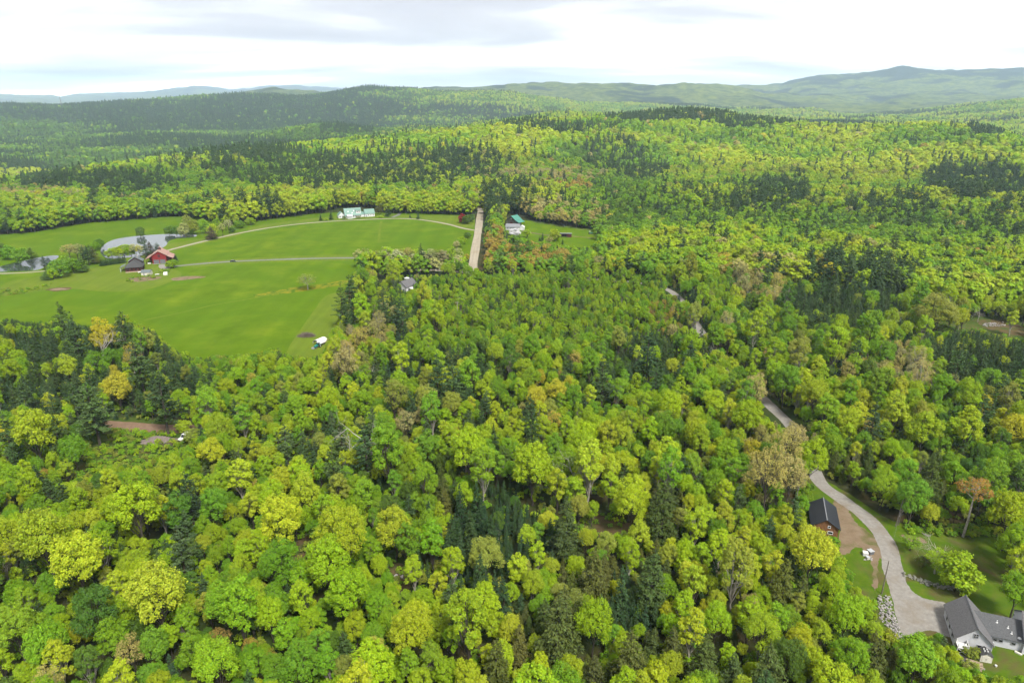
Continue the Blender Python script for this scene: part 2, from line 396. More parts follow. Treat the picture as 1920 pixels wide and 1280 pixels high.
# ------------------------------------------------------------------ terrain: hill crests read from the photo, each at its own distance
TREE = 15.0
CURVES = [   # (distance keys, crest y keys in the photo, tree allowance)
    # gentle wooded ridge behind the fields
    ([(-500, 1250), (0, 1200), (150, 1220), (300, 1270), (430, 1340), (560, 1400), (850, 1500), (1130, 1700), (1300, 1800), (1480, 1800), (1750, 1650), (1920, 1450), (2400, 1400)],
     [(-500, 357), (0, 345), (150, 326), (300, 303), (430, 288), (560, 276), (700, 262), (850, 247), (1000, 233), (1130, 219), (1300, 213), (1480, 226), (1600, 234), (1750, 233), (1870, 246), (1920, 262), (2400, 300)], TREE),
    # the dip behind it
    ([(-500, 1800), (0, 1800), (700, 2000), (1300, 2350), (2400, 2100)],
     [(-500, 352), (0, 348), (300, 332), (560, 300), (850, 272), (1130, 252), (1480, 250), (1750, 255), (2400, 310)], TREE),
    # pale green knolls
    ([(-500, 2500), (700, 2600), (2400, 2900)],
     [(-500, 292), (0, 288), (200, 282), (400, 275), (460, 262), (520, 250), (600, 236), (720, 240), (850, 236), (900, 226), (1000, 213), (1060, 208), (1140, 215), (1250, 233), (1480, 241), (1620, 240), (1750, 236), (1920, 245), (2400, 250)], TREE),
    ([(-500, 3300), (2400, 3600)],
     [(-500, 262), (0, 258), (300, 250), (460, 252), (600, 250), (850, 250), (1060, 238), (1250, 236), (1480, 234), (1620, 230), (1750, 228), (1920, 222), (2400, 220)], TREE),
    # long hillside across the valley, and the low hills on the right
    ([(-500, 4900), (2400, 5300)],
     [(-500, 203), (0, 201), (200, 195), (300, 190), (380, 185), (430, 181), (560, 177), (680, 170), (850, 171), (960, 181), (1060, 192), (1150, 200), (1300, 206), (1480, 212), (1600, 222), (1700, 212), (1800, 200), (1920, 188), (2400, 185)], TREE),
    ([(-500, 5900), (2400, 6300)],
     [(-500, 215), (400, 200), (850, 188), (1060, 192), (1300, 198), (1480, 204), (1700, 208), (1920, 194), (2400, 190)], 10),
    # hazy ridge
    ([(-500, 7500), (2400, 8200)],
     [(-500, 212), (350, 200), (420, 180), (470, 169), (520, 167), (560, 170), (600, 172), (640, 167), (700, 173), (860, 166), (920, 160), (980, 155), (1040, 153), (1100, 149), (1150, 152), (1200, 158), (1260, 157), (1330, 154), (1390, 165), (1430, 178), (1600, 192), (1920, 186), (2400, 180)], 8),
    ([(-500, 9000), (2400, 9500)],
     [(-500, 215), (420, 195), (860, 182), (1100, 172), (1330, 175), (1450, 180), (1600, 178), (1920, 172), (2400, 172)], 0),
    # high mountains on the right
    ([(-500, 11500), (2400, 11500)],
     [(-500, 214), (1100, 190), (1330, 168), (1390, 164), (1430, 160), (1470, 156), (1500, 148), (1525, 146), (1560, 143), (1590, 142), (1640, 135), (1690, 125), (1740, 131), (1790, 129), (1850, 130), (1880, 137), (1920, 133), (2000, 140), (2400, 152)], 0),
    ([(-500, 13500), (2400, 13500)], [(-500, 205), (1000, 200), (1690, 190), (2400, 190)], 0),
    # faint blue mountains on the left
    ([(-500, 24500), (2400, 24500)],
     [(-500, 186), (0, 178), (60, 180), (120, 182), (180, 177), (270, 175), (310, 170), (350, 162), (390, 165), (430, 169), (500, 163), (560, 162), (620, 164), (700, 171), (800, 180), (1000, 188), (2400, 188)], 0),
    ([(-500, 28000), (2400, 28000)], [(-500, 215), (2400, 215)], 0),
]
AZ = np.linspace(-1.05, 1.05, 520)
RS = np.concatenate([np.linspace(0, 560, 12), np.geomspace(600, 28000, 280)])
def table():
    nodes_r = [np.full(len(AZ), -600.0), np.full(len(AZ), 300.0)]
    nodes_z = [np.zeros(len(AZ)), np.zeros(len(AZ))]
    flat_r = [(-500, 900), (0, 810), (300, 800), (560, 820), (850, 850), (1200, 900), (2400, 950)]
    a = [az_slope(x, 400)[0] for x, _ in flat_r]
    nodes_r.append(np.interp(AZ, a, [r for _, r in flat_r])); nodes_z.append(np.zeros(len(AZ)))
    nodes_r.append(nodes_r[-1] + np.interp(AZ, [-.5, -.1, .2, .6], [40, 60, 250, 200])); nodes_z.append(np.interp(AZ, [-.5, -.1, .1, .6], [-1, -3, -9, -7]))
    for dist, ys, tr in CURVES:
        ad = [az_slope(x, 220)[0] for x, _ in dist]
        r = np.interp(AZ, ad, [d for _, d in dist])
        pa, ps = zip(*[az_slope(x, y) for x, y in ys])
        s = np.interp(AZ, pa, ps)
        ker = np.hanning(9); ker /= ker.sum()
        s = np.convolve(np.pad(s, 4, mode='edge'), ker, mode='valid')
        nodes_r.append(r); nodes_z.append(H + r * s - tr)
    NR, NZ = np.array(nodes_r), np.array(nodes_z)
    Z = np.zeros((len(AZ), len(RS)))
    for i in range(len(AZ)):
        x, y = NR[:, i], NZ[:, i]
        d = np.diff(y) / np.diff(x)
        t = np.zeros(len(x)); t[0], t[-1] = d[0], d[-1]
        for k in range(1, len(x) - 1):
            t[k] = 0 if d[k - 1] * d[k] <= 0 else 2 * d[k - 1] * d[k] / (d[k - 1] + d[k])
        j = np.clip(np.searchsorted(x, RS) - 1, 0, len(x) - 2)
        h = x[j + 1] - x[j]; q = (RS - x[j]) / h
        Z[i] = (2 * q**3 - 3 * q**2 + 1) * y[j] + (q**3 - 2 * q**2 + q) * h * t[j] + (-2 * q**3 + 3 * q**2) * y[j + 1] + (q**3 - q**2) * h * t[j + 1]
    return Z
def vnoise(x, y, seed=0):
    """smooth value noise on arrays"""
    xi, yi = np.floor(x).astype(np.int64), np.floor(y).astype(np.int64)
    fx, fy = x - xi, y - yi
    fx, fy = fx * fx * (3 - 2 * fx), fy * fy * (3 - 2 * fy)
    def h(a, b):
        n = (a * 374761393 + b * 668265263 + seed * 1442695041) & 0xFFFFFFFF
        n = ((n ^ (n >> 13)) * 1274126177) & 0xFFFFFFFF
        return ((n ^ (n >> 16)) & 0xFFFF) / 65535.0
    return (h(xi, yi) * (1 - fx) + h(xi + 1, yi) * fx) * (1 - fy) + (h(xi, yi + 1) * (1 - fx) + h(xi + 1, yi + 1) * fx) * fy
def fbm(x, y, seed=0, o=4):
    s, a, t = 0, 0.5, 0
    for k in range(o):
        s = s + a * vnoise(x * 2**k, y * 2**k, seed + k); t += a; a *= 0.5
    return s / t
ZT = table()
GA, GR = np.meshgrid(AZ, RS, indexing='ij')
GX, GY = GR * np.sin(GA), GR * np.cos(GA)
amp = np.clip((GR - 860) / 500, 0, 1) * np.maximum(13.0, 0.0075 * np.minimum(GR, 9000) * np.clip((GR - 900) / 2500, 0, 1))
ZT = ZT + amp * (fbm(GX / 430, GY / 430, 3, 4) - 0.5) * 2.0
ZT = ZT + np.clip((GR - 5200) / 1500, 0, 1) * (np.abs(fbm(GX / 900 + 40, GY / 900, 23, 5) - .5) * -150 + 15)
LRS = RS
def ground_z(X, Y):
    X, Y = np.asarray(X, float), np.asarray(Y, float)
    a = np.arctan2(X, Y); r = np.hypot(X, Y)
    ia = np.clip((a - AZ[0]) / (AZ[1] - AZ[0]), 0, len(AZ) - 1.001)
    i0 = ia.astype(int); fa = ia - i0
    ir = np.clip(np.interp(r, RS, np.arange(len(RS))), 0, len(RS) - 1.001)
    j0 = ir.astype(int); fr = ir - j0
    return (ZT[i0, j0] * (1 - fa) + ZT[i0 + 1, j0] * fa) * (1 - fr) + (ZT[i0, j0 + 1] * (1 - fa) + ZT[i0 + 1, j0 + 1] * fa) * fr
def grid_mesh(name, j0, j1, mat):
    sub = slice(j0, j1)
    V = np.stack([GX[:, sub], GY[:, sub], ZT[:, sub]], -1); na, nr = V.shape[:2]
    idx = np.arange(na * nr).reshape(na, nr)
    f = np.stack([idx[:-1, :-1], idx[1:, :-1], idx[1:, 1:], idx[:-1, 1:]], -1).reshape(-1, 4)[:, ::-1]
    return mesh_np(name, V.reshape(-1, 3), f, [mat], smooth=True)
JS = int(np.searchsorted(RS, 5600))
tag(link("ground", grid_mesh("ground", 0, JS + 1, M['floor'])), "wooded ground running from the house yard to the valley", None, None, "structure")
tag(link("hills", grid_mesh("hills", JS, len(RS), M['hills'])), "hazy wooded hills and mountains on the horizon", None, None, "structure")
# the rest of the flat ground under and behind the drone
back = MB(); back.slab([(-4000, -3000, -0.05), (4000, -3000, -0.05), (4000, 300, -0.05), (-4000, 300, -0.05)], 0.5)
tag(back.build("ground", M['floor']), "wooded ground beneath and behind the viewpoint", None, None, "structure")

# ------------------------------------------------------------------ fields, yards, roads, ponds (flat sheets on the flat part of the ground)
def smooth_poly(pts, it=2):
    for _ in range(it):
        out = []
        for (a, b), (c, d) in zip(pts, pts[1:] + pts[:1]):
            out += [(a * .75 + c * .25, b * .75 + d * .25), (a * .25 + c * .75, b * .25 + d * .75)]
        pts = out
    return pts
def sheet(name, px, z, mat, label=None, it=2, jitter=None):
    if jitter is None: jitter = dict(bare_patch=.45, garden_bed=.5, forest_gap=.5, lawn=.35, grass_yard=.3, gravel_yard=.12, flower_patch=.8, path=.15).get(name, 0.0)
    p = smooth_poly(list(px), it + (1 if jitter else 0))
    pts = [gp(*q) for q in p]
    if jitter:
        pts = [(x + random.uniform(-jitter, jitter), y + random.uniform(-jitter, jitter)) for x, y in pts]
    tri = tessellate_polygon([[Vector((x, y, 0)) for x, y in pts]])
    me = bpy.data.meshes.new(name); me.from_pydata([(x, y, z) for x, y in pts], [], [tuple(t) for t in tri])
    bm = bmesh.new(); bm.from_mesh(me)
    for f in bm.faces:
        if f.normal.z < 0: f.normal_flip()
    bm.to_mesh(me); bm.free(); me.materials.append(mat)
    return tag(link(name, me), label, None, None, "structure")
def ribbon(name, px, width, z, mat, label=None, n=10):
    P = [Vector(gp(*q)) for q in px]
    # Catmull-Rom resample
    Q = []
    for i in range(len(P) - 1):
        p0, p1, p2, p3 = P[max(i - 1, 0)], P[i], P[i + 1], P[min(i + 2, len(P) - 1)]
        for k in range(n):
            t = k / n
            Q.append(0.5 * ((2 * p1) + (p2 - p0) * t + (2 * p0 - 5 * p1 + 4 * p2 - p3) * t * t + (3 * p1 - p0 - 3 * p2 + p3) * t**3))
    Q.append(P[-1])
    vs, fs = [], []
    for i, q in enumerate(Q):
        d = (Q[min(i + 1, len(Q) - 1)] - Q[max(i - 1, 0)]).normalized(); nrm = Vector((-d.y, d.x))
        w = width * (1 + 0.05 * math.sin(i * .45) + random.uniform(-.035, .035)) / 2
        vs += [(q + nrm * w).to_tuple() + (z,), (q - nrm * w).to_tuple() + (z,)]
        if i: fs.append((2 * i - 2, 2 * i - 1, 2 * i + 1, 2 * i))
    me = bpy.data.meshes.new(name); me.from_pydata(vs, [], fs)
    bm = bmesh.new(); bm.from_mesh(me)
    for f in bm.faces:
        if f.normal.z < 0: f.normal_flip()
    bm.to_mesh(me); bm.free(); me.materials.append(mat)
    return tag(link(name, me), label, None, None, "structure")

sheet("meadow", [(-120, 452), (0, 440), (75, 434), (150, 419), (250, 411), (330, 405), (400, 410), (450, 418), (540, 405), (640, 397), (760, 400), (880, 402), (893, 402), (884, 470), (872, 500), (760, 500), (700, 510), (665, 560), (650, 620), (630, 690), (590, 720), (420, 720), (330, 730), (200, 700), (60, 690), (-160, 690)], 0.02, M['meadow'], "broad bright green hay field", 1)
# mown lighter lawns and strips
sheet("lawn", [(0, 442), (75, 436), (150, 421), (250, 413), (332, 407), (350, 425), (300, 436), (230, 446), (190, 470), (160, 462), (110, 462), (60, 470), (0, 474)], 0.035, M['meadow'], "grass field between the pond and the far trees", 1)
sheet("lawn", [(460, 428), (520, 417), (600, 408), (640, 404), (720, 403), (860, 404), (893, 406), (888, 430), (860, 424), (820, 414), (760, 406), (700, 408), (600, 414), (520, 422), (470, 434)], 0.035, M['lawn'], "mown lawn around the white farmhouse", 1)
sheet("lawn", [(330, 455), (380, 448), (440, 436), (460, 440), (400, 452), (345, 466), (322, 474), (300, 482), (290, 500), (330, 505), (345, 515), (320, 530), (270, 545), (200, 548), (130, 540), (80, 545), (30, 552), (0, 558), (0, 530), (60, 520), (120, 512), (180, 500), (215, 490), (240, 470), (290, 458)], 0.035, M['lawn'], "mown lawn around the red barn", 1)
sheet("lawn", [(655, 548), (648, 590), (634, 625), (620, 650), (600, 690), (520, 690), (560, 620), (590, 580), (610, 550)], 0.035, M['lawn'], "mown strip beside the brush pile", 1)
sheet("lawn", [(340, 494), (430, 486), (540, 480), (668, 477), (668, 489), (540, 490), (430, 496), (340, 503)], 0.033, M['lawn'], "mown verge along the grey drive", 1)
sheet("flower_patch", [(470, 552), (520, 545), (560, 536), (610, 532), (650, 524), (655, 530), (610, 540), (570, 546), (520, 552), (480, 558)], 0.04, M['flowers'], "streak of yellow buttercups across the field", 1)
ribbon("track", [(270, 600), (340, 586), (400, 572), (470, 560), (540, 545)], 1.6, 0.045, M['lawn'], "faint mown track across the field")
ribbon("track", [(715, 415), (712, 432), (710, 455)], 2.2, 0.045, M['lawn'], "faint mown track up the upper field")
sheet("bare_patch", [(318, 522), (345, 518), (380, 517.5), (388, 520), (355, 524), (325, 527)], 0.05, M['bare_soil'], "bare tan patch of soil beside the garden", 2)
sheet("garden_bed", [(240, 523), (262, 520), (290, 518), (306, 519), (300, 523), (275, 527), (250, 529)], 0.05, M['bare_soil'], "vegetable garden beds below the dark house", 2)
sheet("bare_patch", [(80, 543), (105, 539), (137, 538), (132, 544), (100, 547)], 0.05, M['leaf_litter'], "brown strip of dug soil in the lawn", 2)
ribbon("driveway", [(302, 473), (340, 463), (380, 453), (450, 437), (520, 425), (600, 416.5), (700, 411), (760, 410), (800, 413.5), (840, 420.5), (868, 428), (896, 433)], 4.0, 0.07, M['drive'], "cream driveway curving to the white farmhouse")
ribbon("driveway", [(305, 503), (340, 498), (430, 490.5), (540, 486), (620, 484), (690, 484), (760, 486)], 4.4, 0.07, M['grey_drive'], "straight grey driveway to the red barn")
sheet("driveway", [(296, 497), (306, 495), (322, 500), (318, 505), (300, 505)], 0.075, M['gravel'], "pale parking apron before the red barn", 1)
ribbon("driveway", [(-40, 514), (30, 512), (75, 509), (110, 505)], 3.0, 0.07, M['drive'], "cream track beside the small pond")
ribbon("driveway", [(735, 408), (748, 402), (752, 397)], 4.0, 0.072, M['grey_drive'], "grey spur of drive to the garage")
ribbon("road", [(902, 388), (901, 396), (897, 430), (892, 462), (887, 495), (884, 520), (868, 545)], 7.0, 0.06, M['dirt_road'], "wide tan dirt road running away between the fields")
ribbon("road", [(884, 512), (830, 507), (780, 506), (735, 507)], 5.5, 0.058, M['dirt_road'], "dirt road behind the tree trunks")
ribbon("road", [(884, 518), (1000, 520), (1130, 525), (1215, 533), (1262, 549), (1292, 588), (1314, 622), (1350, 672), (1400, 720), (1452, 768), (1486, 802), (1512, 848), (1536, 902), (1576, 934), (1620, 966), (1650, 998), (1667, 1030), (1674, 1066), (1686, 1105), (1700, 1140)], 4.9, 0.06, M['gravel'], "narrow gravel lane through the wood to the grey house")
sheet("gravel_yard", [(1664, 1060), (1690, 1062), (1697, 1090), (1715, 1115), (1745, 1125), (1780, 1130), (1778, 1150), (1790, 1190), (1778, 1196), (1745, 1178), (1715, 1190), (1698, 1196), (1686, 1180), (1676, 1140)], 0.068, M['gravel'], "grey gravel parking yard beside the grey house", 2)
sheet("bare_patch", [(1560, 926), (1585, 940), (1592, 965), (1610, 985), (1650, 1010), (1660, 1030), (1655, 1045), (1642, 1050), (1646, 1110), (1636, 1100), (1636, 1050), (1610, 1020), (1585, 1040), (1572, 1040), (1576, 1000), (1568, 960)], 0.045, M['bare_soil'], "bare tan soil in front of the wooden barn", 2)
sheet("grass_yard", [(1495, 890), (1540, 895), (1600, 930), (1680, 985), (1760, 985), (1850, 975), (1935, 1010), (1990, 1100), (2010, 1290), (1880, 1290), (1760, 1230), (1690, 1210), (1640, 1190), (1570, 1110), (1540, 1040), (1500, 960)], 0.03, M['yard'], "patchy grass yard around the grey house", 2)
sheet("bare_patch", [(1686, 1000), (1720, 1005), (1745, 1018), (1715, 1016), (1690, 1008)], 0.047, M['bare_soil'], "tan worn track into the trees", 2)
sheet("path", [(1795, 1222), (1815, 1232), (1840, 1247), (1850, 1256), (1835, 1256), (1808, 1242), (1792, 1230)], 0.047, M['gravel'], "grey gravel path below the grey house", 2)
sheet("grass_yard", [(940, 424), (975, 412), (1005, 414), (1050, 423), (1118, 430), (1130, 436), (1120, 462), (1070, 466), (1010, 458), (960, 446)], 0.03, M['meadow'], "small green paddock of the farm", 1)
ribbon("track", [(978, 433), (1000, 437), (1030, 441), (1060, 442), (1120, 447)], 2.5, 0.05, M['bare_soil'], "tan farm track through the paddock")
sheet("clearing", [(150, 790), (220, 780), (390, 790), (400, 830), (340, 870), (240, 900), (140, 900), (120, 840)], 0.02, M['brush'], "shrubby clearing beside the dirt road", 2)
ribbon("road", [(130, 790), (200, 796), (260, 801), (330, 804), (380, 802), (420, 796)], 7.0, 0.05, M['red_dirt'], "reddish dirt road at the wood edge")
sheet("clearing", [(1690, 610), (1760, 600), (1840, 588), (1960, 600), (1960, 650), (1860, 640), (1760, 634), (1690, 632)], 0.02, M['brush'], "rough clearing among the pines", 2)
sheet("bare_patch", [(1830, 600), (1870, 598), (1925, 612), (1925, 632), (1880, 624), (1840, 614)], 0.03, M['leaf_litter'], "brown stony bare ground in the clearing", 2)
for p, lab in (([(1085, 965), (1120, 960), (1200, 985), (1215, 1010), (1140, 1015), (1090, 1000)], "brown leafy gap below the dark hemlock"),
               ([(540, 1005), (600, 1005), (610, 1060), (560, 1070), (530, 1040)], "brown gap between the yellow crowns"),
               ([(720, 1050), (770, 1055), (775, 1110), (735, 1110)], "stony brown gap beside the young spruces"),
               ([(845, 1150), (900, 1140), (930, 1170), (870, 1190)], "dark leaf-littered gap under the crowns")):
    sheet("forest_gap", p, 0.02, M['leaf_litter'], lab, 2)
tag(sheet("pond", [(186, 474), (194, 458), (215, 448), (250, 443), (300, 439), (345, 439), (372, 440), (366, 445), (330, 447), (315, 452), (312, 462), (280, 476), (240, 484), (200, 486)], 0.06, M['water'], "large pond reflecting the white sky", 2), kind="structure")
sheet("pond", [(0, 500), (20, 494), (50, 488), (80, 481), (108, 478), (112, 482), (90, 495), (75, 507), (30, 509), (-60, 511)], 0.06, M['water'], "small pond among the shrubs", 2)

# ------------------------------------------------------------------ tree prototypes
def norm(a): return a / np.maximum(np.linalg.norm(a, axis=-1, keepdims=True), 1e-9)
def cards(C, N, size, aspect, r, along=None):
    """kite-shaped leaf cards at C facing N; returns verts (4n,3), faces (n,4)"""
    n = len(C)
    if along is None:
        along = norm(np.cross(N, r.normal(size=(n, 3))))
    else:
        along = norm(along - N * (along * N).sum(1, keepdims=True))
    side = np.cross(N, along)
    s = np.asarray(size).reshape(-1, 1) * np.ones((n, 1))
    w = s * aspect
    bend = N * s * 0.18
    V = np.stack([C - along * s * .55, C + side * w * .5 - bend * .3, C + along * s * .55 - bend, C - side * w * .5 - bend * .3], 1)
    return V.reshape(-1, 3), np.arange(4 * n).reshape(n, 4)
def tube_np(p, q, r0, r1, n=5):
    p, q = np.asarray(p, float), np.asarray(q, float)
    d = norm(q - p); a = norm(np.cross(d, [0.31, 0.87, 0.38])); b = np.cross(d, a)
    t = np.linspace(0, 2 * np.pi, n, endpoint=False)
    ring = np.cos(t)[:, None] * a + np.sin(t)[:, None] * b
    V = np.concatenate([p + ring * r0, q + ring * r1])
    i = np.arange(n); j = (i + 1) % n
    return V, np.stack([i, j, n + j, n + i], 1)
def merge(parts):
    V, Fc, o = [], [], 0
    for v, f in parts: V.append(v); Fc.append(f + o); o += len(v)
    return np.concatenate(V), np.concatenate(Fc)
def sphere_pts(n, r, zmin=-1.0):
    z = r.uniform(zmin, 1, n); t = r.uniform(0, 2 * np.pi, n); s = np.sqrt(np.maximum(1 - z * z, 0))
    return np.stack([s * np.cos(t), s * np.sin(t), z], 1)
def polyline_tubes(pts, r0, r1, n=5):
    k = len(pts) - 1
    return [tube_np(pts[i], pts[i + 1], r0 + (r1 - r0) * i / k, r0 + (r1 - r0) * (i + 1) / k, n) for i in range(k)]

def leafy(seed, ncard, size, Ht=16.0, R=4.4, base=0.30, lobes=11, sparse=False, flat=0.0, span=1.45, jit=.50):
    """broadleaf: forked trunk, limbs to lumpy lobes, leaf sprays over each lobe"""
    r = np.random.default_rng(seed)
    cz, rz = Ht * (0.5 + base / 2), Ht * (0.5 - base / 2)
    fork = np.array([r.normal(0, .2), r.normal(0, .2), Ht * base * 0.9])
    wood = polyline_tubes([np.array([0, 0, -0.6]), np.array([r.normal(0, .08), r.normal(0, .08), Ht * base * .45]), fork], Ht * .020, Ht * .014, 6)
    top = fork + np.array([r.normal(0, .3), r.normal(0, .3), Ht * .42])
    wood += polyline_tubes([fork, top], Ht * .012, Ht * .003, 5)
    L, U = [], []
    gold = np.pi * (3 - 5**.5); ph = r.uniform(0, 6.28)
    for i in range(lobes):
        zz = 0.97 - span * (i + r.uniform(.1, .9)) / lobes
        s = math.sqrt(max(0, 1 - zz * zz)); a = ph + gold * i + r.normal(0, .25)
        d = np.array([s * math.cos(a), s * math.sin(a), zz])
        k = r.uniform(.56, .80)
        pos = np.array([d[0] * R * k, d[1] * R * k, cz + d[2] * rz * k * (1 - flat * .3)])
        rad = R * r.uniform(.26, .46)
        L.append((pos, rad, d)); U.append(rad * rad)
        st = fork + (top - fork) * r.uniform(.0, .75)
        mid = st * .45 + pos * .55 + np.array([0, 0, -rad * .25]) + r.normal(0, .15, 3)
        wood += polyline_tubes([st, mid, pos], Ht * .0055, Ht * .0018, 4)
        for q in range(5 if sparse else 2):
            e = pos + norm(r.normal(0, 1, 3) + d + [0, 0, .4]) * rad * .95
            wood += polyline_tubes([mid, (mid + e) / 2 + r.normal(0, .12, 3), e], Ht * .003, Ht * .0010, 3)
    U = np.array(U) / sum(U)
    Cs, Ns = [], []
    for (pos, rad, d), u in zip(L, U):
        n = int(ncard * u)
        bias = norm(d * .7 + np.array([0, 0, .75]))
        D = sphere_pts(int(n * 2.6), r)
        keep = (D @ bias) + r.normal(0, .28, len(D)) > -0.18
        D = D[keep][:n]
        # sub-clumps: pull the cards towards random clump directions so the surface breaks into sprays
        K = sphere_pts(16, r); w = D @ K.T; near = w.argmax(1); tight = w.max(1)
        bulge = 0.80 + 0.26 * np.clip((tight - .80) / .2, 0, 1)
        rr = rad * bulge * (1 - 0.30 * r.random(len(D))**1.8)
        D2 = norm(D + 0.30 * (K[near] - D))
        stray = r.random(len(D)) < .26
        rr = rr + stray * r.uniform(.05, .30, len(D)) * min(rad, 1.6)
        C = pos + D2 * rr[:, None] * np.array([1, 1, .82]) + r.normal(0, .05, (len(D), 3)) * rad
        Cs.append(C)
        Ns.append(norm(D2 * .62 + norm(r.normal(size=(len(D), 3))) * jit + np.array([0, 0, .58])))
    C, N = np.concatenate(Cs), np.concatenate(Ns)
    sz = size * r.uniform(.65, 1.35, len(C))
    return merge(wood), cards(C, N, sz, r.uniform(.62, .95), r)

def conifer(seed, kind, dens=1.0, size=0.55):
    """pine (open plumed tiers), spruce (narrow spire), hemlock (broad feathery cone)"""
    r = np.random.default_rng(seed)
    Ht, R, b0, step, nb = dict(pine=(20, 4.3, .26, .95, 5), spruce=(14, 2.35, .06, .55, 6), hemlock=(16, 3.9, .08, .58, 6))[kind]
    lean = r.normal(0, .25, 2)
    axis = lambda h: np.array([lean[0] * (h / Ht)**2, lean[1] * (h / Ht)**2, h])
    wood = polyline_tubes([axis(-.0) - [0, 0, .6], axis(Ht * .35), axis(Ht * .7), axis(Ht * .99)], Ht * .016, .03, 6)
    Cs, Ns, As, Sz = [], [], [], []
    h = Ht * b0; lop = r.uniform(.8, 1.2, 8)
    while h < Ht * .985:
        t = (h / Ht - b0) / (1 - b0)
        for k in range(nb):
            if kind == 'pine':
                prof = (math.sin(math.pi * min(1, .32 + t * .68))**.8) * (1 - .25 * t)
                ln = R * prof * r.uniform(.45, 1.12); tilt = r.uniform(.02, .34) - .10 * (1 - t); droop = .06
            elif kind == 'spruce':
                ln = R * (1 - t)**.85 * r.uniform(.75, 1.08) + .18; tilt = .05 + .5 * t**2; droop = .22
            else:
                ln = R * (1 - t**1.7)**.9 * r.uniform(.7, 1.1) + .15; tilt = .18; droop = .34
            a = r.uniform(0, 6.283)
            ln *= lop[int(a / 6.2832 * 8) % 8]
            d = np.array([math.cos(a) * math.cos(tilt), math.sin(a) * math.cos(tilt), math.sin(tilt)])
            p0 = axis(h + r.uniform(-.25, .25)); e = p0 + d * ln - [0, 0, droop * ln * .6]
            if ln > 1.0: wood.append(tube_np(p0, p0 + (e - p0) * .85, .045 * ln / R + .012, .01, 3))
            m = max(2, int(ln * (13 if kind == 'pine' else 12) * dens))
            s = (r.uniform(.25, 1, m) if kind == 'pine' else r.uniform(.12, 1, m)**.8)
            C = p0 + d * (ln * s)[:, None] - np.array([0, 0, 1.0]) * (droop * ln * .6 * s**2)[:, None]
            side = np.array([-math.sin(a), math.cos(a), 0])
            wob = r.normal(0, 1, m) * (ln * (.13 if kind == 'pine' else .17) * (.35 + .65 * (1 - s) + .25))
            C = C + side * wob[:, None]
            if kind == 'pine':
                C[:, 2] += np.abs(r.normal(0, .16, m)); al = d * .6 + side * (wob * .5)[:, None] + np.array([0, 0, .35]) + r.normal(0, .4, (m, 3))
                Nn = norm(np.array([0, 0, 1.0]) + r.normal(0, .55, (m, 3)))
            else:
                C[:, 2] -= np.abs(r.normal(0, .12, m)) + np.abs(wob) * .2; al = d + side * (np.sign(wob) * .7)[:, None] + r.normal(0, .3, (m, 3)) - np.array([0, 0, .25])
                Nn = norm(np.array([0, 0, 1.0]) + d * .35 + r.normal(0, .45, (m, 3)))
            Cs.append(C); Ns.append(Nn); As.append(al); Sz.append(size * r.uniform(.7, 1.3, m) * (1.0 if ln > 1 else .75))
        h += step * r.uniform(.75, 1.25)
    C, N, A, S = map(np.concatenate, (Cs, Ns, As, Sz))
    return merge(wood), cards(C, N, S, .46 if kind == 'pine' else .5, r, A)

def bare_tree(seed, Ht=15.0, spread=1.0, twigs=True):
    r = np.random.default_rng(seed); wood = []
    def grow(p, d, ln, rad, lev):
        pts = [p]
        for _ in range(3):
            d = norm(d + r.normal(0, .05 if lev == 0 else .2, 3)); p = p + d * ln / 3; pts.append(p)
        wood.extend(polyline_tubes(pts, rad, rad * .55, 6 if lev < 2 else (4 if lev < 3 else 3)))
        if lev >= (4 if twigs else 3): return
        for _ in range(int(r.integers(2, 4)) + (4 if lev == 0 else 0)):
            k = pts[int(r.integers(1, 4))]
            nd = norm(d + r.normal(0, (.8 if lev == 0 else .55) * spread, 3) + [0, 0, .12])
            grow(k, nd, ln * r.uniform(.55, .78), rad * .52, lev + 1)
    grow(np.array([0, 0, -.5]), np.array([0, 0, 1.0]), Ht * .58, Ht * .016, 0)
    return merge(wood)

PRO = {}      # kind -> list of (trunk mesh, crown mesh, joined mesh, nominal height, nominal radius)
PC = bpy.data.collections.new("tree_shapes")      # only read by the forest's geometry nodes
PIDX = {}
def put(kind, wood, crown, leafm, barkm, Ht, R):
    wv, wf = wood; cv, cf = crown
    tr = mesh_np(kind + "_trunk", wv, wf, [barkm], smooth=True); cr = mesh_np(kind + "_crown", cv, cf, [leafm])
    V = np.concatenate([wv, cv]); Fc = np.concatenate([wf, cf + len(wv)])
    jm = mesh_np(kind + "_whole", V, Fc, [barkm, leafm], np.concatenate([np.zeros(len(wf)), np.ones(len(cf))]))
    i = len(PC.objects); o = bpy.data.objects.new("shape_%03d" % i, jm); PC.objects.link(o)
    PRO.setdefault(kind, []).append((tr, cr, i, Ht, R))
for k in range(9):
    q = np.random.default_rng(100 + k); Rr, Hh = q.uniform(4.0, 5.0), q.uniform(13.5, 17)
    put('leafy', *leafy(k, 10500, .275, Hh, Rr, q.uniform(.10, .24), int(q.integers(17, 26)), flat=q.uniform(0, 1)), M['leaf'], M['bark'], Hh, Rr)
for k in range(4):
    Hh, Rr = 15.0, 2.9
    put('slim', *leafy(40 + k, 6500, .26, Hh, Rr, .12, 18), M['leaf'], M['birch' if k % 2 else 'bark'], Hh, Rr)
for k in range(4):
    put('sparse', *leafy(60 + k, 3800, .25, 15.5, 4.3, .20, 15, sparse=True), M['leaf'], M['birch' if k == 1 else 'bark'], 15.5, 4.3)
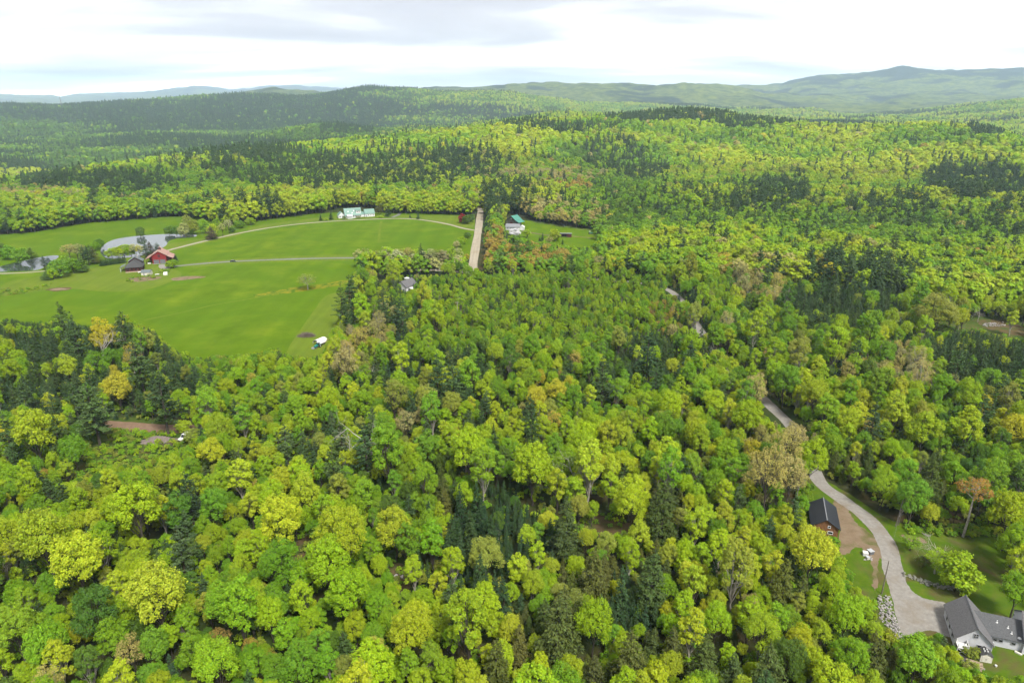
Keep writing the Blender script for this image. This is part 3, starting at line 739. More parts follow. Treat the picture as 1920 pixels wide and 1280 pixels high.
for kd, ns in (('pine', 5), ('spruce', 4), ('hemlock', 4)):
    for k in range(ns):
        put(kd, *conifer(80 + k, kd, 1.0 if kd != 'spruce' else 1.25, dict(pine=.62, spruce=.42, hemlock=.50)[kd]), M['needle'], M['bark'],
            *dict(pine=(20, 4.3), spruce=(14, 2.35), hemlock=(16, 3.9))[kd])
for k in range(4):      # open-grown, leafy to the ground
    put('bushy', *leafy(140 + k, 3600, .52, 12.0, 4.6, .03, 22, span=1.85), M['leaf'], M['bark'], 12.0, 4.6)
for k in range(3):      # shrubs
    put('shrub', *leafy(200 + k, 700, .30, 3.2, 1.9, .08, 7), M['leaf'], M['bark'], 3.2, 1.9)
# middle distance
for k in range(6):
    q = np.random.default_rng(300 + k); Rr, Hh = q.uniform(4.0, 4.8), q.uniform(14, 17)
    put('leafy_mid', *leafy(300 + k, 1300, .80, Hh, Rr, .06, 12, span=1.75, jit=.26), M['leaf_far'], M['bark'], Hh, Rr)
for k in range(2):
    put('sparse_mid', *leafy(330 + k, 620, .75, 15.5, 4.2, .14, 12, sparse=True, jit=.3), M['leaf_far'], M['bark'], 15.5, 4.2)
for kd in ('pine', 'spruce'):
    for k in range(3):
        put(kd + '_mid', *conifer(350 + k, kd, .36, 1.15 if kd == 'pine' else .80), M['needle_far'], M['bark'], *dict(pine=(20, 4.3), spruce=(14, 2.35))[kd])
# far
def far_leafy(seed):
    r = np.random.default_rng(seed); D = sphere_pts(150, r, -.35)
    K = sphere_pts(9, r, -.1); t = (D @ K.T).max(1)
    C = D * (4.4 * (.78 + .3 * np.clip((t - .7) / .3, 0, 1)))[:, None] * [1, 1, 1.15] + [0, 0, 9.5]
    N = norm(D + r.normal(0, .16, D.shape) + [0, 0, .35])
    return tube_np((0, 0, -1), (0, 0, 8), .3, .15, 4), cards(C, N, 2.1 * r.uniform(.7, 1.2, len(C)), .9, r)
def far_conifer(seed, Ht, R):
    r = np.random.default_rng(seed); n = 110; t = r.random(n)**.75; a = r.uniform(0, 6.283, n)
    rad = R * (1 - t)**.8 * r.uniform(.35, 1.05, n)
    C = np.stack([rad * np.cos(a), rad * np.sin(a), Ht * (.14 + .86 * t)], 1)
    A = np.stack([np.cos(a), np.sin(a), -.25 + 0 * a], 1)
    return tube_np((0, 0, -1), (0, 0, Ht * .97), .3, .05, 4), cards(C, norm(np.stack([np.cos(a) * .5, np.sin(a) * .5, 1 + 0 * a], 1) + r.normal(0, .3, (n, 3))), 1.7 * r.uniform(.7, 1.2, n), .75, r, A)
for k in range(4): put('leafy_far', *far_leafy(400 + k), M['leaf_far'], M['bark'], 15, 4.5)
for k in range(3): put('pine_far', *far_conifer(420 + k, 19, 3.9), M['needle_far'], M['bark'], 19, 3.9)

TINT = dict(
    yellow=[(.168, .214, .009), (.155, .208, .009), (.182, .214, .010), (.165, .200, .010)],
    lime=[(.124, .192, .006), (.136, .198, .006), (.114, .186, .006), (.146, .198, .007)],
    green=[(.076, .150, .007), (.088, .160, .007), (.068, .138, .008), (.094, .156, .008)],
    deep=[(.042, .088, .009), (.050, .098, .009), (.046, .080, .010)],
    rust=[(.170, .130, .020), (.160, .120, .020), (.180, .150, .018), (.160, .108, .022)],
    tan=[(.182, .165, .044), (.168, .155, .048), (.185, .156, .046), (.160, .152, .054)],
    olive=[(.115, .135, .018), (.130, .148, .018), (.100, .122, .018)],
    gold=[(.205, .200, .012), (.200, .186, .013), (.195, .202, .012)],
    pale=[(.180, .195, .062), (.200, .208, .085)],
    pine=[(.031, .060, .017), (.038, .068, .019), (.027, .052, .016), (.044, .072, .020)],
    spruce=[(.018, .040, .014), (.022, .046, .015), (.026, .050, .016)],
    hemlock=[(.046, .064, .012), (.055, .070, .013), (.038, .058, .012), (.060, .068, .015)],
    brownhem=[(.064, .068, .014), (.058, .066, .014)],
    red=[(.14, .010, .012)], white=[(.36, .355, .31)], purple=[(.04, .032, .024)],
)
EVERG = {'pine', 'spruce', 'hemlock', 'brownhem'}
def tint(name, r, v=1.0):
    c = TINT[name][int(r.integers(len(TINT[name])))]
    k = (1 + r.uniform(-.14, .14) * v) * (1.3 if name in EVERG else 1.74)
    return (c[0] * k * (1 + r.uniform(-.07, .07) * v), c[1] * k, c[2] * k * (1 + r.uniform(-.2, .3) * v))

# ------------------------------------------------------------------ where trees may not stand: what the photo shows as open ground
def inside(poly, x, y):
    x, y = np.asarray(x, float), np.asarray(y, float); c = np.zeros(x.shape, bool)
    p = np.asarray(poly, float)
    for (x1, y1), (x2, y2) in zip(p, np.roll(p, -1, 0)):
        hit = ((y1 > y) != (y2 > y)) & (x < (x2 - x1) * (y - y1) / (y2 - y1 + 1e-12) + x1)
        c ^= hit
    return c
OPEN = [
    [(-300, 455), (0, 442), (75, 436), (150, 421), (250, 413), (330, 407), (360, 410), (440, 424), (480, 416), (540, 408), (600, 402), (640, 391), (672, 389), (706, 391), (720, 401), (870, 404), (890, 404), (893, 391), (910, 391), (907, 420), (902, 460), (894, 497), (878, 497), (884, 470), (872, 466), (830, 464), (780, 460), (720, 458), (690, 463), (668, 478), (656, 520), (640, 560), (632, 600), (612, 632), (606, 660), (585, 668), (545, 664), (520, 652), (480, 658), (420, 664), (360, 668), (330, 655), (310, 640), (285, 614), (262, 606), (232, 592), (210, 607), (150, 606), (120, 594), (95, 598), (45, 601), (20, 594), (-300, 600)],
    [(948, 404), (962, 402), (985, 406), (1000, 416), (1050, 425), (1110, 431), (1122, 433), (1118, 447), (1112, 456), (1075, 456), (1040, 447), (1000, 441), (985, 437), (975, 430), (945, 432)],
    [(1527, 890), (1545, 890), (1575, 908), (1630, 940), (1670, 965), (1700, 995), (1740, 998), (1800, 984), (1835, 986), (1868, 1005), (1876, 1050), (1888, 1090), (1908, 1125), (1935, 1135), (1990, 1260), (1900, 1262), (1845, 1252), (1806, 1230), (1790, 1205), (1766, 1182), (1740, 1178), (1716, 1186), (1698, 1198), (1675, 1188), (1650, 1165), (1640, 1120), (1612, 1100), (1588, 1060), (1575, 1012), (1545, 1000), (1512, 975), (1512, 945), (1530, 925)],
    [(1430, 750), (1453, 752), (1484, 792), (1472, 800), (1436, 776)],
    [(1305, 612), (1310, 612), (1315, 630), (1309, 630)],
    [(1246, 541), (1264, 541), (1264, 551), (1250, 554)],
    [(203, 786), (300, 788), (380, 794), (360, 812), (358, 828), (330, 838), (300, 850), (245, 868), (200, 866), (165, 884), (130, 884), (170, 846), (195, 832), (200, 812)],
    [(1703, 612), (1740, 607), (1800, 606), (1830, 596), (1880, 604), (1930, 612), (1930, 638), (1880, 626), (1840, 617), (1780, 616), (1710, 622)],
    [(1095, 970), (1125, 966), (1160, 980), (1190, 988), (1192, 997), (1150, 992), (1100, 984)],
    [(556, 1016), (588, 1010), (590, 1030), (565, 1045)],
    [(726, 1060), (752, 1058), (768, 1098), (748, 1102)],
    [(855, 1160), (885, 1152), (905, 1165), (875, 1178)],
    [(706, 505), (724, 508), (722, 522), (710, 530)],
    [(752, 526), (772, 526), (774, 544), (752, 540)],
    [(755, 503), (835, 506), (835, 512), (755, 511)],
    [(684, 815), (694, 815), (694, 845), (686, 845)], [(342, 812), (354, 812), (354, 828), (340, 828)],
]
ROADPX = [(884, 518), (1000, 520), (1130, 525), (1215, 533), (1262, 549), (1292, 588), (1314, 622), (1350, 672), (1400, 720), (1452, 768), (1486, 802), (1512, 848), (1536, 902)]
ROADW = np.array([gp(*p) for p in ROADPX])
def road_dist(X, Y):
    d = np.full(np.shape(X), 1e9)
    for a, b in zip(ROADW[:-1], ROADW[1:]):
        ab = b - a; t = np.clip(((X - a[0]) * ab[0] + (Y - a[1]) * ab[1]) / (ab @ ab), 0, 1)
        d = np.minimum(d, np.hypot(X - a[0] - t * ab[0], Y - a[1] - t * ab[1]))
    return d
def blocked(X, Y, Z, Ht, R):
    """would a tree here stand in, or hide, ground that the photo shows open?"""
    bad = road_dist(X, Y) < 3.8
    BB = [np.array(p) for p in OPEN]
    for f, s in ((0, 0), (.5, .6), (.5, -.6), (.75, .8), (.75, -.8), (.9, 0), (1.0, 0)):
        x, y = pj(X + s * R, Y, Z + f * Ht)
        for p in BB:
            (xa, ya), (xb, yb) = p.min(0), p.max(0)
            q = np.where(~bad & (x > xa) & (x < xb) & (y > ya) & (y < yb))[0]
            if len(q): bad[q] = inside(p, x[q], y[q])
    return bad

# evergreen stands and colour zones seen in the photo: centre, half-axes, share, kind
CON = [(110, 640, 140, 62, .78, 'pine'), (270, 705, 95, 80, .68, 'pine'), (130, 750, 140, 55, .85, 'pine'), (100, 820, 60, 45, .5, 'pine'), (10, 610, 60, 40, .7, 'pine'), (20, 720, 60, 60, .5, 'pine'),
       (770, 790, 80, 45, .45, 'pine'), (820, 705, 120, 45, .55, 'pine'), (630, 845, 90, 55, .45, 'pine'), (1215, 665, 55, 50, .65, 'pine'), (1120, 700, 60, 40, .45, 'pine'), (950, 805, 80, 45, .4, 'pine'), (850, 890, 70, 50, .45, 'hemlock'),
       (665, 560, 40, 55, .55, 'pine'), (725, 575, 45, 45, .55, 'pine'), (760, 600, 30, 45, .4, 'pine'), (815, 530, 65, 26, .6, 'spruce'), (1000, 575, 90, 35, .3, 'pine'),
       (1585, 560, 100, 66, .82, 'pine'), (1640, 525, 75, 36, .85, 'pine'), (1850, 665, 105, 58, .92, 'pine'), (1780, 640, 90, 24, .5, 'pine'), (1300, 590, 42, 55, .6, 'spruce'), (1312, 660, 26, 26, .8, 'pine'), (1500, 690, 90, 50, .25, 'spruce'), (1850, 760, 90, 60, .3, 'pine'),
       (355, 930, 75, 45, .5, 'pine'), (330, 1040, 45, 36, .5, 'pine'), (90, 1090, 60, 40, .25, 'pine'), (1830, 345, 95, 40, .8, 'pine'), (1660, 395, 80, 18, .5, 'pine'), (1450, 370, 65, 26, .75, 'pine'), (1400, 388, 50, 16, .6, 'pine'), (1880, 420, 80, 30, .4, 'pine'),
       (950, 960, 90, 50, .92, 'spruce'), (880, 1040, 100, 58, .92, 'spruce'), (1000, 1010, 60, 55, .75, 'spruce'), (1175, 1125, 70, 44, .82, 'spruce'),
       (1240, 960, 45, 45, .7, 'hemlock'), (1060, 990, 45, 45, .6, 'hemlock'), (1105, 1070, 55, 45, .65, 'hemlock'), (1222, 1075, 55, 48, .75, 'hemlock'), (1050, 1185, 85, 65, .75, 'hemlock'), (1190, 1240, 110, 50, .6, 'hemlock'), (1370, 1235, 110, 55, .65, 'hemlock'), (900, 1245, 55, 35, .5, 'hemlock'), (1470, 1090, 35, 45, .7, 'hemlock'), (1740, 900, 35, 45, .7, 'hemlock'), (1640, 1230, 40, 40, .5, 'hemlock'), (1570, 870, 60, 40, .35, 'hemlock'),
       (420, 290, 150, 12, .92, 'pine'), (520, 305, 230, 22, .5, 'pine'), (620, 335, 180, 24, .55, 'pine'), (800, 312, 150, 38, .55, 'pine'), (1150, 292, 60, 30, .62, 'pine'), (1200, 322, 50, 18, .6, 'pine'), (180, 345, 140, 18, .75, 'pine'), (1250, 222, 110, 9, .95, 'pine'), (1410, 231, 90, 10, .9, 'pine'), (1050, 245, 110, 11, .7, 'pine'), (1860, 247, 45, 12, .9, 'pine'), (1100, 362, 120, 20, .45, 'spruce'), (950, 372, 60, 16, .5, 'pine'), (640, 240, 70, 14, .8, 'pine'), (1640, 235, 90, 8, .6, 'pine'), (440, 395, 90, 18, .35, 'pine'), (920, 385, 25, 22, .8, 'pine')]
WARM = [(1470, 850, 75, 65, 'tan'), (1420, 900, 50, 40, 'tan'), (650, 675, 28, 32, 'tan'), (900, 440, 45, 28, 'rust'), (700, 610, 60, 45, 'tan'), (1250, 590, 40, 30, 'rust'), (1440, 530, 70, 40, 'tan'), (790, 472, 110, 22, 'pale'), (1010, 330, 130, 14, 'tan'), (1060, 350, 50, 14, 'rust'), (960, 480, 110, 26, 'rust'),
        (760, 790, 40, 30, 'tan'), (1030, 735, 50, 25, 'gold'), (200, 625, 45, 28, 'gold'), (230, 720, 35, 30, 'gold'), (120, 800, 60, 30, 'yellow'), (90, 360, 120, 14, 'tan'), (560, 380, 300, 14, 'yellow'), (1700, 690, 120, 40, 'tan'), (460, 1230, 60, 40, 'rust'), (1050, 400, 100, 20, 'tan')]
BASEMIX = [('deep', .06), ('green', .33), ('lime', .41), ('olive', .05), ('yellow', .15)]      # in order of hue, so that patches of wood share a colour
def ncdf(z):      # normal distribution function, close enough for picking colours
    return 1 / (1 + np.exp(-1.702 * z))
def species(px, py, r, cn=None, pn=None, w=.55):
    """vectorised: kind and tint name for every tree by where its crown shows in the photo"""
    px, py = np.asarray(px, float), np.asarray(py, float); n = len(px)
    con = np.full(n, .06) if cn is None else .06 + .14 * (cn > .58)
    kd = np.full(n, 'pine', dtype=object)
    for cx_, cy_, rx, ry, sh, k in CON:
        d = ((px - cx_) / rx)**2 + ((py - cy_) / ry)**2
        v = sh * np.where(d > .6, 1.25 - d * .45, 1.0)
        m = (d < 1.15) & (v > con); con[m] = v[m]; kd[m] = k
    ev = r.random(n) < con
    kd[ev & (kd == 'pine') & (r.random(n) < .12)] = 'spruce'
    tn = kd.copy(); tn[ev & (kd == 'hemlock') & (r.random(n) < .25)] = 'brownhem'
    names = [k for k, _ in BASEMIX]; pr = np.array([p for _, p in BASEMIX]); pr /= pr.sum()
    z = r.normal(0, 1, n)
    if pn is not None: z = (pn - .5) / .12 * w + z * math.sqrt(1 - w * w)
    base = np.array(names, dtype=object)[np.minimum(np.searchsorted(np.cumsum(pr), ncdf(z)), len(names) - 1)]
    odd = r.random(n) < .018
    base[odd] = np.array(['rust', 'tan', 'gold', 'tan'], dtype=object)[r.integers(0, 4, int(odd.sum()))]
    young = (px > 820) & (px < 1260) & (py > 510) & (py < 640)
    base[young] = np.where(r.random(int(young.sum())) < .5, 'green', 'lime')
    yl = (px < 420) & (py > 880) & (base == 'green') & (r.random(n) < .3); base[yl] = 'yellow'
    form = np.where(r.random(n) < np.where(young, .6, .3), 'slim', 'leafy').astype(object)
    form[(base == 'rust') | (base == 'tan')] = 'sparse'
    done = np.zeros(n, bool)
    for cx_, cy_, rx, ry, k in WARM:
        m = ~done & (((px - cx_) / rx)**2 + ((py - cy_) / ry)**2 < 1) & (r.random(n) < .52)
        base[m] = k; form[m] = 'sparse' if k in ('tan', 'rust', 'pale') else 'leafy'; done |= m
    kd[~ev] = form[~ev]; tn[~ev] = base[~ev]
    return kd, tn

TREES = []      # (kind, x, y, z, Ht, R, tint, tint name, rot)
GRID = {}
def free(x, y, R, k):
    c = 8.0; i, j = int(x // c), int(y // c)
    for a in (-1, 0, 1):
        for b in (-1, 0, 1):
            for (X, Y, R2) in GRID.get((i + a, j + b), ()):
                if (X - x)**2 + (Y - y)**2 < (k * (R + R2))**2: return False
    return True
def occupy(x, y, R): GRID.setdefault((int(x // 8), int(y // 8)), []).append((x, y, R))
RATIO = dict(leafy=4.1, slim=5.6, sparse=4.3, pine=4.7, spruce=5.6, hemlock=4.1)
# trees picked out one by one: crown centre x, y and radius in photo pixels
HERO = [(525, 965, 48, 'leafy', 'yellow'), (640, 985, 52, 'leafy', 'yellow'), (612, 1050, 44, 'leafy', 'lime'), (1185, 928, 40, 'leafy', 'lime'), (1243, 958, 42, 'hemlock', 'hemlock'), (1063, 985, 42, 'hemlock', 'hemlock'), (1222, 1085, 42, 'hemlock', 'hemlock'), (1112, 1072, 38, 'hemlock', 'hemlock'), (1045, 1175, 52, 'hemlock', 'hemlock'), (905, 1122, 34, 'leafy', 'lime'), (655, 1100, 46, 'leafy', 'lime'),
        (765, 1010, 26, 'slim', 'green'), (1345, 1155, 32, 'leafy', 'lime'), (255, 945, 48, 'leafy', 'lime'), (80, 1000, 50, 'leafy', 'yellow'), (140, 1040, 50, 'leafy', 'yellow'), (290, 1095, 58, 'leafy', 'yellow'), (232, 622, 26, 'pine', 'pine'), (140, 630, 27, 'pine', 'pine'), (118, 606, 24, 'pine', 'pine'), (168, 745, 46, 'pine', 'pine'), (300, 730, 42, 'pine', 'pine'), (258, 670, 36, 'pine', 'pine'), (62, 800, 40, 'leafy', 'yellow'), (105, 815, 30, 'pine', 'pine'), (412, 795, 27, 'leafy', 'lime'), (378, 825, 15, 'spruce', 'spruce'), (218, 720, 27, 'leafy', 'gold'), (190, 622, 27, 'leafy', 'gold'), (246, 664, 20, 'sparse', 'rust'),
        (648, 678, 26, 'sparse', 'tan'), (740, 738, 28, 'sparse', 'olive'), (760, 790, 20, 'sparse', 'tan'), (800, 745, 24, 'sparse', 'olive'), (1476, 840, 36, 'sparse', 'tan'), (1440, 880, 44, 'sparse', 'tan'), (1484, 884, 32, 'sparse', 'tan'), (1524, 848, 32, 'leafy', 'lime'), (1490, 822, 28, 'sparse', 'tan'), (1506, 862, 26, 'leafy', 'lime'), (1902, 950, 42, 'leafy', 'lime'), (1912, 1010, 36, 'leafy', 'lime'), (1912, 1100, 32, 'leafy', 'green'), (1715, 925, 32, 'leafy', 'green'), (1660, 905, 26, 'leafy', 'lime'), (1745, 905, 36, 'hemlock', 'hemlock'), (1525, 1030, 44, 'leafy', 'yellow'), (1470, 1090, 36, 'hemlock', 'hemlock'), (1590, 1140, 36, 'leafy', 'lime'), (1640, 1235, 34, 'hemlock', 'hemlock'), (1722, 1225, 40, 'leafy', 'green'), (1600, 1225, 36, 'leafy', 'green'), (1480, 1225, 40, 'leafy', 'deep'),
        (1402, 775, 30, 'leafy', 'lime'), (1475, 705, 28, 'leafy', 'green'), (1528, 735, 28, 'leafy', 'lime'), (1635, 800, 28, 'pine', 'pine'), (1838, 775, 24, 'pine', 'pine'), (1735, 800, 34, 'leafy', 'lime'), (1905, 795, 26, 'leafy', 'gold'), (1768, 535, 44, 'leafy', 'olive'), (1005, 740, 22, 'leafy', 'gold'), (1045, 728, 20, 'leafy', 'gold'), (880, 830, 40, 'leafy', 'lime'), (1000, 860, 44, 'leafy', 'lime'), (1090, 830, 34, 'leafy', 'lime'), (420, 1130, 40, 'leafy', 'green'), (210, 1190, 36, 'leafy', 'green'), (400, 1230, 44, 'leafy', 'lime'), (560, 1240, 42, 'leafy', 'green'), (700, 1240, 46, 'leafy', 'lime'), (770, 1175, 44, 'leafy', 'yellow'), (340, 1035, 34, 'pine', 'pine'), (355, 935, 32, 'pine', 'pine'), (1320, 1240, 44, 'hemlock', 'hemlock'), (1180, 1235, 44, 'hemlock', 'brownhem'), (1430, 1180, 40, 'leafy', 'lime'), (820, 705, 26, 'pine', 'pine'), (850, 720, 28, 'pine', 'pine'), (1215, 660, 30, 'pine', 'pine'), (1130, 715, 28, 'pine', 'pine'), (655, 545, 24, 'pine', 'pine'), (640, 570, 22, 'pine', 'pine'), (720, 575, 22, 'pine', 'pine'), (754, 590, 22, 'pine', 'pine')]
hr = np.random.default_rng(5)
for (px, py, rp, kd, tn) in HERO:
    Rm = 4.0
    for _ in range(4):
        Hm = Rm * RATIO[kd]; X, Y = gp(px, py, Hm * (.64 if kd in ('leafy', 'slim', 'sparse') else .55))
        Rm = .88 * rp * (Y * cP + (H - Hm * .6) * sP) / F
    Hm = min(Rm * RATIO[kd], 26)
    TREES.append((kd, X, Y, 0.0, Hm, Rm, tint(tn, hr), tn, hr.uniform(0, 6.28))); occupy(X, Y, Rm)
# the closed wood in the near and middle ground, crowns of all sizes
NEAR = 470.0
def wood(n, rlo, rhi, kk, seed):
    r = np.random.default_rng(seed)
    rad = np.sqrt(r.uniform(70**2, NEAR**2, n)); a = r.uniform(-.78, .78, n)
    X, Y = rad * np.sin(a), rad * np.cos(a)
    base_r = r.uniform(rlo, rhi, n)
    patch = fbm(X / 45, Y / 45, 17, 3)
    R_ = base_r * (.80 + .45 * patch)
    px, py = pj(X, Y, R_ * 2.2)
    kd_, tn_ = species(px, py, r, None, fbm(X / 38, Y / 38, 29, 3), .5)
    young = (px > 820) & (px < 1260) & (py > 510) & (py < 640)
    R_ = R_ * np.where(young, .62, 1.0) * np.where(kd_ == 'spruce', .62, 1.0)
    H_ = R_ * np.array([RATIO[k] for k in kd_]) * r.uniform(.88, 1.15, n)
    S_ = np.zeros(n)
    live = (py < 1480) & (px > -260) & (px < 2180)
    for s in (1, .7, .45):
        q = np.where(live & (S_ == 0))[0]
        S_[q[~blocked(X[q], Y[q], np.zeros(len(q)), H_[q] * s, R_[q] * s)]] = s
    for i in np.where(S_ > 0)[0]:
        x, y, s = X[i], Y[i], S_[i]
        if not free(x, y, R_[i] * s, kk): continue
        TREES.append((kd_[i], x, y, 0.0, H_[i] * s, R_[i] * s, tint(tn_[i], r), tn_[i], r.uniform(0, 6.28))); occupy(x, y, R_[i] * s)
wood(700, 3.2, 4.3, .80, 1)
wood(18000, 1.75, 2.85, .70, 2)
wood(34000, 1.1, 1.7, .68, 3)

# single trees and shrubs standing in the open: base x, base y (photo), kind, tint, height (m), radius (m)
SOLO = [
    (264, 442, 'leafy', 'deep', 9, 4.2), (346, 444, 'leafy', 'pale', 13, 5), (362, 440, 'leafy', 'olive', 14, 5.5), (385, 438, 'leafy', 'green', 13, 4.5), (318, 440, 'leafy', 'deep', 8, 4.5), (332, 441, 'leafy', 'deep', 9, 5), (346, 441, 'leafy', 'deep', 9, 5), (356, 441, 'leafy', 'deep', 8, 4), (400, 444, 'leafy', 'lime', 12, 5), (398, 449, 'hemlock', 'purple', 12, 6), (418, 443, 'sparse', 'pale', 13, 3.5), (430, 438, 'sparse', 'pale', 14, 4), (424, 433, 'sparse', 'lime', 14, 4), (408, 430, 'leafy', 'lime', 11, 4), (436, 436, 'leafy', 'deep', 5, 3), (450, 428, 'leafy', 'green', 8, 5), (470, 422, 'leafy', 'lime', 8, 5), (380, 428, 'leafy', 'lime', 10, 5), (352, 425, 'leafy', 'olive', 12, 5),
    (5, 480, 'leafy', 'deep', 10, 5), (20, 486, 'leafy', 'green', 12, 6), (40, 494, 'leafy', 'green', 12, 6), (58, 484, 'hemlock', 'deep', 9, 5), (85, 506, 'pine', 'pine', 11, 4), (95, 512, 'pine', 'spruce', 12, 4.5), (115, 520, 'leafy', 'green', 14, 7), (102, 523, 'leafy', 'lime', 9, 4), (90, 524, 'hemlock', 'deep', 7, 5), (126, 508, 'leafy', 'green', 12, 5), (132, 484, 'sparse', 'tan', 12, 6), (148, 488, 'sparse', 'tan', 14, 6.5), (160, 500, 'pine', 'spruce', 16, 4.5), (168, 497, 'pine', 'spruce', 15, 4.5), (178, 494, 'hemlock', 'brownhem', 13, 5), (156, 510, 'hemlock', 'deep', 12, 5.5), (140, 512, 'leafy', 'green', 12, 5.5), (188, 466, 'leafy', 'deep', 9, 4), (180, 470, 'leafy', 'green', 8, 4), (172, 486, 'pine', 'pine', 12, 4),
    (275, 486, 'pine', 'pine', 13, 4.5), (284, 480, 'hemlock', 'purple', 12, 5), (296, 478, 'pine', 'pine', 10, 4), (210, 484, 'leafy', 'lime', 8, 4.5), (222, 482, 'leafy', 'lime', 9, 5), (234, 480, 'leafy', 'yellow', 10, 5), (246, 480, 'leafy', 'lime', 10, 5), (256, 481, 'sparse', 'pale', 11, 5), (264, 482, 'sparse', 'gold', 10, 4),
    (331, 490, 'spruce', 'spruce', 6, 2.2), (327, 502, 'slim', 'green', 7, 3), (320, 503, 'leafy', 'lime', 6, 3.5), (268, 503, 'spruce', 'spruce', 6, 1.6),
    (577, 543, 'sparse', 'olive', 11, 6.5), (868, 418, 'leafy', 'red', 10, 4.6), (876, 420, 'leafy', 'deep', 10, 5), (884, 416, 'leafy', 'deep', 8, 3.5), (876, 447, 'leafy', 'deep', 6, 3.5), (866, 458, 'leafy', 'lime', 7, 4), (862, 464, 'leafy', 'green', 8, 3.5), (856, 470, 'slim', 'pale', 9, 3),
    (602, 414, 'spruce', 'spruce', 7, 2.2), (621, 412, 'spruce', 'spruce', 9, 3), (728, 406, 'hemlock', 'spruce', 10, 4), (784, 411, 'spruce', 'spruce', 8, 2.4), (769, 409, 'spruce', 'spruce', 4, 1.8), (711, 402, 'leafy', 'brownhem', 10, 4), (713, 409, 'leafy', 'lime', 3, 3), (612, 414, 'leafy', 'lime', 3, 2.4), (646, 412, 'leafy', 'deep', 4, 3), (672, 409, 'leafy', 'olive', 2.2, 3),
    (1790, 1108, 'leafy', 'lime', 11, 4.6), (1770, 1092, 'sparse', 'lime', 9, 4.0), (1752, 1075, 'sparse', 'lime', 8, 3.2), (1730, 1062, 'leafy', 'brownhem', 3.2, 2.0), (1706, 1032, 'sparse', 'green', 5, 2.6), (1686, 968, 'slim', 'green', 8, 3), (1822, 1232, 'leafy', 'olive', 2.4, 1.9), (1814, 1229, 'leafy', 'olive', 2.2, 1.7),
    (965, 444, 'leafy', 'white', 8, 5.5), (988, 446, 'slim', 'lime', 8, 3.4), (1040, 452, 'leafy', 'yellow', 11, 5), (1017, 452, 'spruce', 'spruce', 8, 2), (1012, 453, 'spruce', 'spruce', 5, 1.6), (1055, 458, 'spruce', 'spruce', 5, 1.6), (1030, 460, 'sparse', 'tan', 8, 4),
    (345, 808, 'leafy', 'yellow', 5.0, 2.8), (364, 830, 'leafy', 'olive', 6.0, 3.2), (1738, 622, 'slim', 'deep', 9, 3.0), (1700, 640, 'spruce', 'spruce', 10, 2.2),
]
SOLO_FIRST = len(TREES)
sr = np.random.default_rng(8)
for bx, by, kd, tn, Hm, Rm in SOLO:
    X, Y = gp(bx, by); TREES.append((kd, X, Y, 0.0, Hm, Rm, tint(tn, sr), tn, sr.uniform(0, 6.28)))
SOLO_LAST = len(TREES)
for i in range(14):        # clipped evergreen hedge beside the dark house
    t = i / 13; X, Y = gp(190 + 45 * t, 499 - 6.5 * t)
    TREES.append(('spruce', X, Y, 0.0, 6.2 + .5 * math.sin(i * 2.1), 1.5, tint('spruce', sr), 'hedge', sr.uniform(0, 6.28)))
for i in range(15):        # pale budding row before the dirt road
    X, Y = gp(676 + 13.2 * i + sr.uniform(-3, 3), 505 + sr.uniform(-3, 4))
    kd = 'sparse' if i % 3 else 'slim'; tn = ('pale', 'olive', 'tan', 'lime', 'pale')[i % 5]
    TREES.append((kd, X, Y, 0.0, sr.uniform(14, 19), sr.uniform(3.6, 5.0), tint(tn, sr), tn, sr.uniform(0, 6.28)))

# ------------------------------------------------------------------ individuals: the trees that show largest; everything else is the forest
arr = np.array([(t[1], t[2], t[4], t[5]) for t in TREES])
cx, cy = pj(arr[:, 0], arr[:, 1], arr[:, 2] * .6)
depth = arr[:, 1] * cP + (H - arr[:, 2] * .6) * sP
size_px = arr[:, 3] * F / depth
inview = (cx > -20) & (cx < 1940) & (cy > 0) & (cy < 1300)
tx, ty = pj(arr[:, 0], arr[:, 1], arr[:, 2])
inview &= (ty < 1275)
# a crown hidden behind nearer, taller crowns does not show: skip it when two nearer ones cover its top
vis = inview.copy()
order = np.argsort(depth)
for i in np.where(inview)[0]:
    near = (depth < depth[i] - 2) & (np.abs(cx - cx[i]) < size_px * .8) & (ty < ty[i] + 2) & (cy > ty[i] - size_px * .2)
    if near.sum() >= 2: vis[i] = False

is_ev = np.array([t[0] in EVERG for t in TREES])
solo = np.zeros(len(TREES), bool); solo[SOLO_FIRST:] = True
pick = solo.copy()
for flag in (False, True):
    c = np.where(vis & (is_ev == flag) & ~solo)[0]
    c = c[np.argsort(-size_px[c])][:290 - int((solo & (is_ev == flag)).sum())]
    pick[c] = True
MARKS = [("beside the red barn and the dark house", gp(280, 500), 60), ("on the bank of the ponds", gp(330, 442), 75), ("around the small pond", gp(110, 505), 70), ("near the white farmhouse", gp(680, 408), 130), ("by the wide dirt road", gp(880, 445), 60),
         ("around the green-roofed farm", gp(1010, 440), 70), ("by the grey house with solar panels", gp(1840, 1210), 34), ("on the grass beside the gravel yard", gp(1760, 1085), 24), ("behind the black-roofed barn", gp(1520, 960), 30), ("along the bend of the gravel lane", gp(1640, 930), 40),
         ("beside the white van and gravel mound", gp(330, 825), 34), ("at the reddish dirt road", gp(230, 780), 45), ("near the white canopy shelter", gp(590, 650), 45), ("around the brown leafy gap", gp(1140, 985), 26), ("by the bleached dead tree", gp(690, 850), 30), ("along the upper gravel lane", gp(1400, 730), 50),
         ("around the rough clearing among pines", gp(1800, 615), 70), ("near the half-hidden grey roof", gp(755, 545), 55)]
